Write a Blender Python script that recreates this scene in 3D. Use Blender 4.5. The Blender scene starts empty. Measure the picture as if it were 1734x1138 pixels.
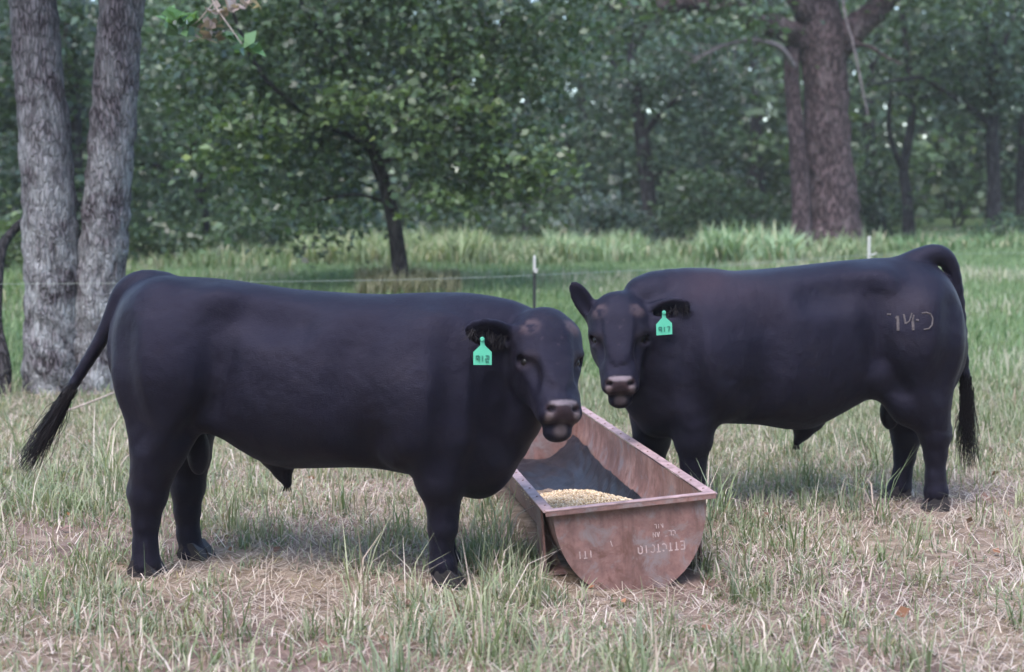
import bpy, math, random
import numpy as np
from mathutils import Vector, Matrix
from mathutils.bvhtree import BVHTree

random.seed(7)
RNG = np.random.default_rng(11)
R = math.radians
S = bpy.context.scene
COL = S.collection

# ------------------------------------------------------------------ camera
CAM_H, FPX, PITCH = 1.70, 2576.0, math.atan(208 / 2576.0)
cam_data = bpy.data.cameras.new('camera')
cam_data.sensor_width = 36.0
cam_data.lens = FPX / 1734.0 * 36.0
cam_data.clip_start = 0.1
cam_data.clip_end = 2000.0
cam_data.dof.use_dof = True
cam_data.dof.focus_distance = 7.6
cam_data.dof.aperture_fstop = 1.9
cam = bpy.data.objects.new('camera', cam_data)
COL.objects.link(cam)
cam.location = (0, 0, CAM_H)
cam.rotation_euler = (math.pi / 2 - PITCH, 0, 0)
S.camera = cam

# ------------------------------------------------------------------ sky and sun
SUN_EL, SUN_AZ = R(58), R(205)      # azimuth clockwise from +Y: behind the camera, slightly left
world = bpy.data.worlds.new('World')
S.world = world
world.use_nodes = True
wn = world.node_tree
wn.nodes.clear()
sky = wn.nodes.new('ShaderNodeTexSky')
sky.sky_type = 'NISHITA'
sky.sun_disc = False
sky.sun_elevation = SUN_EL
sky.sun_rotation = SUN_AZ
sky.air_density = 1.0
sky.dust_density = 1.4
sky.ozone_density = 1.2
bg = wn.nodes.new('ShaderNodeBackground')
bg.inputs['Strength'].default_value = 0.15
wo = wn.nodes.new('ShaderNodeOutputWorld')
wn.links.new(sky.outputs['Color'], bg.inputs['Color'])
wn.links.new(bg.outputs['Background'], wo.inputs['Surface'])

sun_data = bpy.data.lights.new('sun', 'SUN')
sun_data.energy = 1.1
sun_data.angle = R(40)
sun_data.color = (1.0, 0.93, 0.95)
sun = bpy.data.objects.new('sun', sun_data)
COL.objects.link(sun)
sd = Vector((math.sin(SUN_AZ) * math.cos(SUN_EL), math.cos(SUN_AZ) * math.cos(SUN_EL), math.sin(SUN_EL)))
sun.rotation_euler = sd.to_track_quat('Z', 'Y').to_euler()

vs = S.view_settings
S.display_settings.display_device = 'sRGB'
vs.view_transform = 'Standard'
vs.look = 'None'
vs.exposure = 2.05
vs.gamma = 1.0
vs.use_curve_mapping = False

# ------------------------------------------------------------------ helpers
_f = np.array([0, math.cos(PITCH), -math.sin(PITCH)])
_u = np.array([0, math.sin(PITCH), math.cos(PITCH)])
_r = np.array([1.0, 0, 0])
CAMP = np.array([0, 0, CAM_H])


def ray(px, py):
    return _r * ((px - 867) / FPX) + _u * ((569 - py) / FPX) + _f


def at(px, py, Y):
    """world point that stands Y metres out and is seen in direction (px, py)"""
    d = ray(px, py)
    return CAMP + d * (Y / d[1])


def fade(a, b, t):
    t = np.clip((t - a) / (b - a), 0, 1)
    return t * t * (3 - 2 * t)


def hash2(ix, iy, seed):
    n = (ix * 374761393 + iy * 668265263 + seed * 1442695041) & 0x7fffffff
    n = ((n ^ (n >> 13)) * 1274126177) & 0x7fffffff
    return ((n ^ (n >> 16)) & 0xffff) / 65535.0


def vnoise(x, y, seed=0):
    x = np.asarray(x, float); y = np.asarray(y, float)
    ix = np.floor(x).astype(np.int64); iy = np.floor(y).astype(np.int64)
    fx = x - ix; fy = y - iy
    fx = fx * fx * (3 - 2 * fx); fy = fy * fy * (3 - 2 * fy)
    a = hash2(ix, iy, seed); b = hash2(ix + 1, iy, seed)
    c = hash2(ix, iy + 1, seed); d = hash2(ix + 1, iy + 1, seed)
    return (a * (1 - fx) + b * fx) * (1 - fy) + (c * (1 - fx) + d * fx) * fy


def fbm(x, y, seed=0, o=4):
    s = 0; a = 0.5; t = 0
    for i in range(o):
        s = s + a * vnoise(x * 2 ** i, y * 2 ** i, seed + i); t += a; a *= 0.5
    return s / t


def gz(x, y):
    """height of the paddock: level near the camera, rising gently to the wood"""
    x = np.asarray(x, float); y = np.asarray(y, float)
    z = np.interp(y, [-60, 10, 13, 16, 22, 32, 60, 120, 400], [0, 0, .09, .32, .71, .90, 1.22, 1.9, 4.5])
    z = z + np.clip((x - 3) / 60, 0, .25) * fade(11, 30, y)
    near = fade(1.0, 4.0, np.abs(y - 7.6) - 1.2)
    z = z - .042 * np.exp(-((x - .58) / .50) ** 2 - ((y - 6.75) / .45) ** 2)      # worn hollow before the trough
    return z + (fbm(x * .8, y * .8, 3, 3) - .5) * (.03 + .05 * near)


def link(name, me, mat=None, parent=None):
    o = bpy.data.objects.new(name, me)
    COL.objects.link(o)
    if mat is not None and me is not None:
        me.materials.append(mat)
    if parent is not None:
        o.parent = parent
    return o


def empty(name, loc, rz=0.0):
    o = bpy.data.objects.new(name, None)
    o.empty_display_size = .2
    COL.objects.link(o)
    o.location = loc
    o.rotation_euler = (0, 0, rz)
    return o


def tag(o, label=None, cat=None, group=None, kind=None):
    if label: o['label'] = label
    if cat: o['category'] = cat
    if group: o['group'] = group
    if kind: o['kind'] = kind
    return o


def np_mesh(name, V, F, colors=None, smooth=False):
    """V (n,3), F (m,3) or (m,4) -> mesh with an optional point colour attribute"""
    V = np.asarray(V, np.float32); F = np.asarray(F, np.int32)
    me = bpy.data.meshes.new(name)
    k = F.shape[1]
    me.vertices.add(len(V)); me.vertices.foreach_set('co', V.ravel())
    me.loops.add(F.size); me.loops.foreach_set('vertex_index', F.ravel())
    me.polygons.add(len(F))
    me.polygons.foreach_set('loop_start', np.arange(0, F.size, k, dtype=np.int32))
    me.polygons.foreach_set('loop_total', np.full(len(F), k, np.int32))
    if smooth:
        me.polygons.foreach_set('use_smooth', np.ones(len(F), bool))
    me.update(calc_edges=True)
    if colors is not None:
        a = me.color_attributes.new('col', 'FLOAT_COLOR', 'POINT')
        c = np.ones((len(V), 4), np.float32); c[:, :3] = colors
        a.data.foreach_set('color', c.ravel())
    return me


class MB:
    """collects boxes, prisms and tubes into one mesh"""
    def __init__(s):
        s.v = []; s.f = []

    def add(s, V, F):
        b = len(s.v)
        s.v += [tuple(map(float, p)) for p in V]
        s.f += [tuple(b + i for i in f) for f in F]
        return s

    def box(s, c, d, M=None):
        x, y, z = d[0] / 2, d[1] / 2, d[2] / 2
        V = [Vector((sx * x, sy * y, sz * z)) for sz in (-1, 1) for sy in (-1, 1) for sx in (-1, 1)]
        if M is not None: V = [M @ v for v in V]
        V = [v + Vector(c) for v in V]
        return s.add(V, [(0, 2, 3, 1), (4, 5, 7, 6), (0, 1, 5, 4), (2, 6, 7, 3), (0, 4, 6, 2), (1, 3, 7, 5)])

    def tube(s, pts, rad, n=8, cap=True, rough=0.0, seed=0):
        V, F = tube(pts, rad, n, cap, rough, seed)
        return s.add(V, F)

    def build(s, name, mat, parent=None, smooth=False):
        me = bpy.data.meshes.new(name)
        me.from_pydata(s.v, [], s.f)
        if smooth:
            for p in me.polygons: p.use_smooth = True
        me.update()
        return link(name, me, mat, parent)


def tube(pts, rad, n=8, cap=True, rough=0.0, seed=0):
    P = np.asarray(pts, float)
    rad = np.broadcast_to(np.asarray(rad, float), (len(P),))
    T = np.gradient(P, axis=0)
    T /= np.linalg.norm(T, axis=1)[:, None] + 1e-9
    up = np.array([0, 0, 1.0]) if abs(T[0][2]) < .9 else np.array([1.0, 0, 0])
    V = []; F = []
    a = np.linspace(0, 2 * math.pi, n, endpoint=False)
    N = np.cross(up, T[0]); N /= np.linalg.norm(N)
    for i in range(len(P)):
        N = N - T[i] * N.dot(T[i]); N /= np.linalg.norm(N) + 1e-9
        B = np.cross(T[i], N)
        rr = rad[i] * np.ones(n)
        if rough:
            rr = rr * (1 + rough * (vnoise(np.cos(a) * 1.7 + 9 + seed * 3.1, np.sin(a) * 1.7 + i * .35 + 5, seed) - .5) * 2)
        V += list(P[i] + np.outer(np.cos(a) * rr, N) + np.outer(np.sin(a) * rr, B))
    for i in range(len(P) - 1):
        for j in range(n):
            k = (j + 1) % n
            F.append((i * n + j, i * n + k, (i + 1) * n + k, (i + 1) * n + j))
    if cap:
        F.append(tuple(range(n - 1, -1, -1)))
        F.append(tuple((len(P) - 1) * n + j for j in range(n)))
    return V, F


def spline(pts, n):
    """Catmull-Rom through pts, n samples"""
    P = np.asarray(pts, float)
    P = np.vstack([2 * P[0] - P[1], P, 2 * P[-1] - P[-2]])
    m = len(P) - 3
    out = []
    for t in np.linspace(0, m - 1e-6, n):
        i = int(t); u = t - i
        p0, p1, p2, p3 = P[i:i + 4]
        out.append(.5 * (2 * p1 + (p2 - p0) * u + (2 * p0 - 5 * p1 + 4 * p2 - p3) * u * u + (3 * p1 - p0 - 3 * p2 + p3) * u ** 3))
    return np.array(out)


# ------------------------------------------------------------------ materials
def mat(name, build):
    m = bpy.data.materials.new(name)
    m.use_nodes = True
    nt = m.node_tree
    nt.nodes.clear()
    out = nt.nodes.new('ShaderNodeOutputMaterial')
    p = nt.nodes.new('ShaderNodeBsdfPrincipled')
    nt.links.new(p.outputs[0], out.inputs['Surface'])
    build(nt, p, out)
    return m


def N(nt, t, **kw):
    n = nt.nodes.new(t)
    for k, v in kw.items():
        if k in n.inputs: n.inputs[k].default_value = v
        else: setattr(n, k, v)
    return n


def ramp(nt, fac, stops, interp='LINEAR'):
    r = nt.nodes.new('ShaderNodeValToRGB')
    r.color_ramp.interpolation = interp
    e = r.color_ramp.elements
    while len(e) > 1: e.remove(e[-1])
    e[0].position = stops[0][0]; e[0].color = (*stops[0][1], 1)
    for p, c in stops[1:]:
        q = e.new(p); q.color = (*c, 1)
    nt.links.new(fac, r.inputs[0])
    return r.outputs[0]


def mapped(nt, scale, coord='Object'):
    tc = nt.nodes.new('ShaderNodeTexCoord')
    mp = nt.nodes.new('ShaderNodeMapping')
    mp.inputs['Scale'].default_value = scale
    nt.links.new(tc.outputs[coord], mp.inputs['Vector'])
    return mp.outputs[0]


def noise(nt, vec, scale, detail=4, rough=.55, dist=0.0):
    n = N(nt, 'ShaderNodeTexNoise')
    n.inputs['Scale'].default_value = scale
    n.inputs['Detail'].default_value = detail
    n.inputs['Roughness'].default_value = rough
    n.inputs['Distortion'].default_value = dist
    nt.links.new(vec, n.inputs['Vector'])
    return n.outputs[0]


def bump(nt, p, h, strength, dist):
    b = nt.nodes.new('ShaderNodeBump')
    b.inputs['Strength'].default_value = strength
    b.inputs['Distance'].default_value = dist
    nt.links.new(h, b.inputs['Height'])
    nt.links.new(b.outputs[0], p.inputs['Normal'])
    return b


def mixc(nt, fac, a, b, mode='MIX'):
    m = nt.nodes.new('ShaderNodeMix'); m.data_type = 'RGBA'; m.blend_type = mode
    for v, i in ((fac, 0), (a, 6), (b, 7)):
        if hasattr(v, 'links'): nt.links.new(v, m.inputs[i])
        elif i == 0: m.inputs[0].default_value = v
        else: m.inputs[i].default_value = (*v, 1)
    return m.outputs[2]


def b_coat(nt, p, out):
    at_ = N(nt, 'ShaderNodeVertexColor', layer_name='col')
    v = mapped(nt, (1, 1, 1))
    n1 = noise(nt, v, 3.0, 5, .6)
    c = mixc(nt, 1.0, at_.outputs[0], ramp(nt, n1, [(.3, (.8, .8, .8)), (.7, (1.25, 1.2, 1.2))]), 'MULTIPLY')
    nd = noise(nt, mapped(nt, (2.2, 2.2, 4.5)), 1.6, 6, .7, .5)
    c = mixc(nt, ramp(nt, nd, [(.50, (0, 0, 0)), (.72, (.55, .55, .55))]), c, (.010, .0082, .0098))
    nt.links.new(c, p.inputs['Base Color'])
    n2 = noise(nt, mapped(nt, (90, 90, 170)), 1.0, 4, .75, .8)
    n3 = noise(nt, v, 9, 4, .55, .6)
    a = N(nt, 'ShaderNodeMath', operation='MULTIPLY_ADD')
    nt.links.new(n3, a.inputs[0]); a.inputs[1].default_value = .8; nt.links.new(n2, a.inputs[2])
    bump(nt, p, a.outputs[0], .5, .008)
    nt.links.new(ramp(nt, n1, [(.3, (.40, .40, .40)), (.7, (.64, .64, .64))]), p.inputs['Roughness'])
    p.inputs['Specular IOR Level'].default_value = .23
    p.inputs['Specular Tint'].default_value = (.70, .67, 1, 1)
    p.inputs['Sheen Weight'].default_value = .03
    p.inputs['Sheen Roughness'].default_value = .4
    p.inputs['Sheen Tint'].default_value = (.75, .68, 1, 1)


def simple(name, col, rough=.6, spec=.4, var=.25, scale=8, bmp=0.0):
    def f(nt, p, out):
        v = mapped(nt, (1, 1, 1))
        n = noise(nt, v, scale, 5, .6)
        lo = tuple(c * (1 - var) for c in col); hi = tuple(min(1, c * (1 + var)) for c in col)
        nt.links.new(ramp(nt, n, [(.3, lo), (.7, hi)]), p.inputs['Base Color'])
        p.inputs['Roughness'].default_value = rough
        p.inputs['Specular IOR Level'].default_value = spec
        if bmp: bump(nt, p, n, .5, bmp)
    return mat(name, f)


def b_leaf(nt, p, out):
    vc = N(nt, 'ShaderNodeVertexColor', layer_name='col')
    p.inputs['Roughness'].default_value = .42
    p.inputs['Specular IOR Level'].default_value = .5
    nt.links.new(vc.outputs[0], p.inputs['Base Color'])
    tr = nt.nodes.new('ShaderNodeBsdfTranslucent')
    nt.links.new(mixc(nt, 1.0, vc.outputs[0], (1.2, 1.3, .6), 'MULTIPLY'), tr.inputs['Color'])
    mx = nt.nodes.new('ShaderNodeMixShader'); mx.inputs[0].default_value = .3
    nt.links.new(p.outputs[0], mx.inputs[1]); nt.links.new(tr.outputs[0], mx.inputs[2])
    nt.links.new(mx.outputs[0], out.inputs['Surface'])


def b_grass(nt, p, out):
    b_leaf(nt, p, out)
    p.inputs['Roughness'].default_value = .6
    p.inputs['Specular IOR Level'].default_value = .25


def bark(name, dark, light, lichen, vs_=1.0, lich=.5, depth=.03, low=False):
    def f(nt, p, out):
        v = mapped(nt, (9 * vs_, 9 * vs_, 2.2 * vs_))
        n = noise(nt, v, 1.0, 6, .65, .4)
        vo = N(nt, 'ShaderNodeTexVoronoi', feature='DISTANCE_TO_EDGE')
        vo.inputs['Scale'].default_value = 1.6
        w = mapped(nt, (9 * vs_, 9 * vs_, 2.4 * vs_))
        ad = nt.nodes.new('ShaderNodeVectorMath'); ad.operation = 'ADD'
        nn = N(nt, 'ShaderNodeTexNoise'); nn.inputs['Scale'].default_value = 1.5; nt.links.new(w, nn.inputs['Vector'])
        nt.links.new(w, ad.inputs[0]); nt.links.new(nn.outputs[1], ad.inputs[1])
        nt.links.new(ad.outputs[0], vo.inputs['Vector'])
        cr = ramp(nt, vo.outputs[0], [(0, (0, 0, 0)), (.22, (1, 1, 1))])
        base = ramp(nt, n, [(.3, dark), (.62, light)])
        base = mixc(nt, cr, tuple(c * .28 for c in dark), base)
        v2 = mapped(nt, (1, 1, .8))
        l1 = noise(nt, v2, 3.2, 6, .7, .6)
        lm = ramp(nt, l1, [(.58 - lich * .25, (0, 0, 0)), (.74 - lich * .25, (1, 1, 1))])
        lm2 = mixc(nt, 1.0, lm, ramp(nt, n, [(.35, (.25, .25, .25)), (.55, (1, 1, 1))]), 'MULTIPLY')
        if low:
            sp = nt.nodes.new('ShaderNodeSeparateXYZ'); nt.links.new(mapped(nt, (1, 1, 1)), sp.inputs[0])
            mr = N(nt, 'ShaderNodeMapRange'); mr.inputs[1].default_value = 3.4; mr.inputs[2].default_value = .9
            mr.inputs[3].default_value = .30; mr.inputs[4].default_value = 1.0
            nt.links.new(sp.outputs[2], mr.inputs[0])
            lm2 = mixc(nt, 1.0, lm2, mr.outputs[0], 'MULTIPLY')
        nt.links.new(mixc(nt, lm2, base, lichen), p.inputs['Base Color'])
        p.inputs['Roughness'].default_value = .9
        p.inputs['Specular IOR Level'].default_value = .15
        h = mixc(nt, .5, cr, n)
        bump(nt, p, h, .9, depth)
    return mat(name, f)


def b_ground(nt, p, out):
    v = mapped(nt, (1, 1, 1))
    a = noise(nt, v, .55, 5, .6)
    b = noise(nt, v, 9, 6, .7)
    c = noise(nt, mapped(nt, (30, 18, 10)), 3, 4, .7)
    straw = ramp(nt, b, [(.32, (.11, .080, .056)), (.5, (.23, .175, .125)), (.7, (.36, .29, .22))])
    soil = ramp(nt, b, [(.3, (.085, .058, .048)), (.7, (.25, .175, .145))])
    near = mixc(nt, ramp(nt, a, [(.42, (0, 0, 0)), (.56, (1, 1, 1))]), soil, straw)
    green = ramp(nt, b, [(.3, (.045, .075, .028)), (.7, (.12, .17, .07))])
    sep = nt.nodes.new('ShaderNodeSeparateXYZ')
    nt.links.new(v, sep.inputs[0])
    mr = N(nt, 'ShaderNodeMapRange')
    mr.inputs[1].default_value = 9.5; mr.inputs[2].default_value = 14.5
    nt.links.new(sep.outputs[1], mr.inputs[0])
    col = mixc(nt, mr.outputs[0], near, green)
    nt.links.new(col, p.inputs['Base Color'])
    p.inputs['Roughness'].default_value = .95
    p.inputs['Specular IOR Level'].default_value = .1
    bump(nt, p, mixc(nt, .5, b, c), .8, .03)


def b_rust(inside):
    def f(nt, p, out):
        v = mapped(nt, (1, 1, 1))
        n1 = noise(nt, v, 2.6, 6, .65, .3)
        n2 = noise(nt, v, 22, 6, .7)
        n3 = noise(nt, mapped(nt, (14, 14, 2)), 1.0, 5, .7)
        if inside:
            c = ramp(nt, n1, [(.3, (.10, .055, .045)), (.48, (.20, .105, .085)), (.6, (.28, .17, .14)), (.75, (.22, .20, .20))])
        else:
            c = ramp(nt, n1, [(.3, (.150, .108, .100)), (.45, (.185, .110, .098)), (.6, (.215, .122, .108)), (.75, (.21, .155, .145))])
        c = mixc(nt, 1.0, c, ramp(nt, n2, [(.3, (.72, .70, .70)), (.6, (1.1, 1.08, 1.08))]), 'MULTIPLY')
        c = mixc(nt, ramp(nt, n3, [(.48, (0, 0, 0)), (.68, (.6, .6, .6))]), c, (.095, .050, .040))
        n4 = noise(nt, v, 7, 5, .7, .8)
        c = mixc(nt, ramp(nt, n4, [(.52, (0, 0, 0)), (.64, (.85, .85, .85))]), c, (.20, .165, .165))
        c = mixc(nt, ramp(nt, n4, [(.34, (.85, .85, .85)), (.45, (0, 0, 0))]), c, (.12, .058, .045))
        nt.links.new(c, p.inputs['Base Color'])
        p.inputs['Roughness'].default_value = .62
        p.inputs['Specular IOR Level'].default_value = .35
        bump(nt, p, n2, .35, .004)
    return f


def b_plain_attr(nt, p, out):
    vc = N(nt, 'ShaderNodeVertexColor', layer_name='col')
    nt.links.new(vc.outputs[0], p.inputs['Base Color'])
    p.inputs['Roughness'].default_value = .8


M = dict(
    coat=mat('black_coat', b_coat),
    leaf=mat('foliage', b_leaf),
    grass=mat('grass_blades', b_grass),
    ground=mat('paddock_ground', b_ground),
    rust=mat('rusty_red_steel', b_rust(False)),
    rust_in=mat('rusty_steel_inside', b_rust(True)),
    rim=simple('worn_pink_rim_steel', (.30, .205, .20), .55, .4, .4, 14),
    grain=mat('cracked_grain', b_plain_attr),
    plastic=simple('black_plastic_sheet', (.010, .010, .014), .42, .28, .5, 9, .02),
    eye=simple('dark_eye', (.006, .0045, .004), .28, .35, .1),
    hoof=simple('horn_hoof', (.020, .017, .018), .55, .25, .4, 20),
    tagm=simple('turquoise_ear_tag', (.075, .39, .25), .45, .5, .06),
    ink=simple('tag_ink', (.035, .17, .12), .6, .2, .1),
    hair=simple('tail_hair', (.0105, .0080, .0095), .55, .2, .4, 6),
    brandm=simple('pale_brand_scar', (.080, .070, .070), .8, .15, .5, 60),
    stencil=simple('faded_stencil_paint', (.38, .29, .275), .8, .2, .3, 40),
    bark_left=bark('pale_lichen_bark', (.062, .052, .058), (.135, .120, .130), (.29, .30, .30), 2.0, .66, .03, True),
    bark_oak=bark('oak_bark', (.050, .034, .036), (.120, .084, .087), (.17, .135, .135), 1.0, .15, .05),
    bark_dark=bark('dark_bark', (.022, .020, .022), (.055, .050, .052), (.11, .11, .10), 1.0, .1, .03),
    twig=simple('dry_twig', (.30, .25, .22), .8, .2, .3, 20),
    dead=simple('dead_grey_wood', (.135, .115, .118), .9, .1, .4, 12),
    wire=simple('white_poly_wire', (.27, .30, .26), .6, .2, .1),
    post=simple('dark_green_post', (.018, .022, .020), .6, .4, .3),
    white=simple('white_plastic', (.38, .38, .35), .5, .4, .08),
)

# ------------------------------------------------------------------ ground
gx = np.concatenate([np.linspace(-120, -30, 16)[:-1], np.linspace(-30, -8, 30)[:-1], np.linspace(-8, 8, 110)[:-1], np.linspace(8, 30, 30)[:-1], np.linspace(30, 120, 16)])
gy = np.concatenate([np.linspace(-30, 3, 14)[:-1], np.linspace(3, 16, 100)[:-1], np.linspace(16, 60, 60)[:-1], np.linspace(60, 180, 16)])
GX, GY = np.meshgrid(gx, gy)
GV = np.stack([GX.ravel(), GY.ravel(), gz(GX.ravel(), GY.ravel())], 1)
nx_, ny_ = len(gx), len(gy)
ii, jj = np.meshgrid(np.arange(nx_ - 1), np.arange(ny_ - 1))
b0 = (jj * nx_ + ii).ravel()
ground = link('ground', np_mesh('ground', GV, np.stack([b0, b0 + 1, b0 + nx_ + 1, b0 + nx_], 1), smooth=True), M['ground'])
tag(ground, kind='structure')


# ------------------------------------------------------------------ bulls
class Field:
    """signed distance grid with smooth unions, turned into one continuous skin"""
    def __init__(s, lo, hi, h):
        s.lo = np.array(lo, float); s.h = h
        n = np.ceil((np.array(hi) - s.lo) / h).astype(int) + 1
        s.ax = [s.lo[i] + h * np.arange(n[i]) for i in range(3)]
        s.F = np.full(n, 1.0, np.float32)

    def sub(s, lo, hi):
        sl = []
        for i in range(3):
            a = max(0, int((lo[i] - s.lo[i]) / s.h)); b = min(len(s.ax[i]), int((hi[i] - s.lo[i]) / s.h) + 2)
            sl.append(slice(a, max(a + 1, b)))
        X = s.ax[0][sl[0]][:, None, None]; Y = s.ax[1][sl[1]][None, :, None]; Z = s.ax[2][sl[2]][None, None, :]
        return tuple(sl), X, Y, Z

    def put(s, sl, d, k):
        A = s.F[sl]
        h = np.maximum(k - np.abs(A - d), 0) / k
        s.F[sl] = np.minimum(A, d) - h * h * k * .25

    def cut(s, sl, d, k):
        A = s.F[sl]; d = -d
        h = np.maximum(k - np.abs(A - d), 0) / k
        s.F[sl] = np.maximum(A, d) + h * h * k * .25

    def cone(s, a, b, r1, r2, k=.05, sy=1.0):
        a = np.array(a, float); b = np.array(b, float)
        m = max(r1, r2) * max(1, sy) + k + 3 * s.h
        sl, X, Y, Z = s.sub(np.minimum(a, b) - m, np.maximum(a, b) + m)
        yc = (a[1] + b[1]) / 2
        ab = b - a
        t = np.clip(((X - a[0]) * ab[0] + (Y - a[1]) * ab[1] + (Z - a[2]) * ab[2]) / (ab.dot(ab) + 1e-9), 0, 1)
        dy = (Y - a[1] - t * ab[1]) / sy
        d = np.sqrt((X - a[0] - t * ab[0]) ** 2 + dy ** 2 + (Z - a[2] - t * ab[2]) ** 2) - (r1 + (r2 - r1) * t)
        s.put(sl, d, k)

    def surf_y(s, p, sg):
        """side of the body (sg = -1 right, +1 left) at the point's x and z"""
        i = int(np.clip((p[0] - s.lo[0]) / s.h, 0, s.F.shape[0] - 1)); k = int(np.clip((p[2] - s.lo[2]) / s.h, 0, s.F.shape[2] - 1))
        w = np.where(s.F[i, :, k] < 0)[0]
        if len(w) == 0: return p[1]
        return s.ax[1][w[-1] if sg > 0 else w[0]]

    def crease(s, P, sg, r, depth, k):
        """one soft valley pressed into the flank along points P, shallow at both ends"""
        Q = spline(P, 12)
        ys = np.array([s.surf_y(p, sg) for p in Q])
        ys = np.convolve(np.pad(ys, 2, 'edge'), np.ones(5) / 5, 'valid')
        m = np.sin(np.linspace(.12, math.pi - .12, 12))
        Q = np.stack([Q[:, 0], ys + sg * (r - depth * m), Q[:, 2]], 1)
        e = r + k + 3 * s.h
        sl, X, Y, Z = s.sub(Q.min(0) - e, Q.max(0) + e)
        d = None
        for a, b in zip(Q[:-1], Q[1:]):
            ab = b - a
            t = np.clip(((X - a[0]) * ab[0] + (Y - a[1]) * ab[1] + (Z - a[2]) * ab[2]) / (ab.dot(ab) + 1e-9), 0, 1)
            q = np.sqrt((X - a[0] - t * ab[0]) ** 2 + (Y - a[1] - t * ab[1]) ** 2 + (Z - a[2] - t * ab[2]) ** 2) - r
            d = q if d is None else np.minimum(d, q)
        s.cut(sl, d, k)

    def swell(s, p, sg, r, out, k=.10):
        q = np.array([p[0], s.surf_y(p, sg) - sg * (r[1] - out), p[2]])
        s.ell(q, r, k)

    def chain(s, pts, rad, k=.04, sy=1.0):
        for i in range(len(pts) - 1):
            s.cone(pts[i], pts[i + 1], rad[i], rad[i + 1], k if i == 0 else min(k, .03), sy)

    def ell(s, c, r, k=.05, B=None, cut=False):
        c = np.array(c, float); r = np.array(r, float)
        m = r.max() + k + 3 * s.h
        sl, X, Y, Z = s.sub(c - m, c + m)
        x, y, z = X - c[0], Y - c[1], Z - c[2]
        if B is not None:
            x, y, z = [x * B[i][0] + y * B[i][1] + z * B[i][2] for i in range(3)]
        k0 = np.sqrt((x / r[0]) ** 2 + (y / r[1]) ** 2 + (z / r[2]) ** 2)
        k1 = np.sqrt((x / r[0] ** 2) ** 2 + (y / r[1] ** 2) ** 2 + (z / r[2] ** 2) ** 2) + 1e-9
        d = k0 * (k0 - 1) / k1
        (s.cut if cut else s.put)(sl, d, k)

    def skin(s):
        F = s.F; nx, ny, nz = F.shape
        ins = F < 0
        c = [F[i:nx - 1 + i, j:ny - 1 + j, k:nz - 1 + k] for i in (0, 1) for j in (0, 1) for k in (0, 1)]
        cin = sum((a < 0).astype(np.int8) for a in c)
        act = (cin > 0) & (cin < 8)
        idx = np.argwhere(act)
        vid = np.full(act.shape, -1, np.int64); vid[act] = np.arange(len(idx))
        vals = np.stack([a[act] for a in c], 1)
        off = np.array([(i, j, k) for i in (0, 1) for j in (0, 1) for k in (0, 1)], float)
        acc = np.zeros((len(idx), 3)); cnt = np.zeros(len(idx))
        for a in range(8):
            for b in range(a + 1, 8):
                if np.abs(off[a] - off[b]).sum() != 1: continue
                va, vb = vals[:, a], vals[:, b]
                m = (va < 0) != (vb < 0)
                t = np.where(m, va / np.where(m, va - vb, 1), 0)[:, None]
                acc += np.where(m[:, None], off[a] + t * (off[b] - off[a]), 0); cnt += m
        V = (idx + acc / cnt[:, None]) * s.h + s.lo
        Q = []
        for ax in range(3):
            o = [a for a in range(3) if a != ax]
            sa = [slice(1, n - 1) for n in (nx, ny, nz)]; sb = list(sa)
            sa[ax] = slice(0, F.shape[ax] - 1); sb[ax] = slice(1, F.shape[ax])
            A = ins[tuple(sa)]; B = ins[tuple(sb)]
            e = np.argwhere(A != B)
            fl = A[tuple(e.T)]
            e = e + np.array([0 if i == ax else 1 for i in range(3)])
            d1 = np.zeros(3, int); d1[o[0]] = 1; d2 = np.zeros(3, int); d2[o[1]] = 1
            q = np.stack([vid[tuple((e - d1 - d2).T)], vid[tuple((e - d2).T)], vid[tuple(e.T)], vid[tuple((e - d1).T)]], 1)
            if ax == 1: fl = ~fl
            q[~fl] = q[~fl][:, ::-1]
            Q.append(q)
        Q = np.vstack(Q)
        # relax the skin a little
        E = np.vstack([Q[:, [0, 1]], Q[:, [1, 2]], Q[:, [2, 3]], Q[:, [3, 0]]])
        for it in range(3):
            a2 = np.zeros_like(V); n2 = np.zeros(len(V))
            for i in range(3):
                a2[:, i] = np.bincount(E[:, 0], V[E[:, 1], i], len(V)) + np.bincount(E[:, 1], V[E[:, 0], i], len(V))
            n2 = np.bincount(E[:, 0], minlength=len(V)) + np.bincount(E[:, 1], minlength=len(V))
            V = V + .5 * (a2 / n2[:, None] - V)
        return V, Q


def smooth_interp(x, xp, yp, w=.045):
    g = np.linspace(xp[0] - .3, xp[-1] + .3, 700)
    v = np.interp(g, xp, yp)
    k = np.exp(-.5 * (np.arange(-60, 61) * (g[1] - g[0]) / w) ** 2); k /= k.sum()
    vp = np.concatenate([np.full(60, v[0]), v, np.full(60, v[-1])])
    return np.interp(x, g, np.convolve(vp, k, 'valid'))


class Bull:
    def __init__(s, root_xy, rz):
        s.o = np.array([root_xy[0], root_xy[1], 0.0]); s.rz = rz
        c, n = math.cos(rz), math.sin(rz)
        s.fx = np.array([c, n, 0]); s.fy = np.array([-n, c, 0]); s.fz = np.array([0, 0, 1.0])

    def loc(s, P):
        d = np.asarray(P, float) - s.o
        return np.array([d.dot(s.fx), d.dot(s.fy), d[2]])

    def vec(s, v):
        v = np.asarray(v, float)
        return np.array([v.dot(s.fx), v.dot(s.fy), v[2]])

    def lat(s, px, py, y):
        """point seen at (px,py) lying y metres to the side of the bull's mid plane"""
        d = ray(px, py)
        t = (y - (CAMP - s.o).dot(s.fy)) / d.dot(s.fy)
        return s.loc(CAMP + d * t)

    def at(s, px, py, Y):
        return s.loc(at(px, py, Y))


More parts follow.
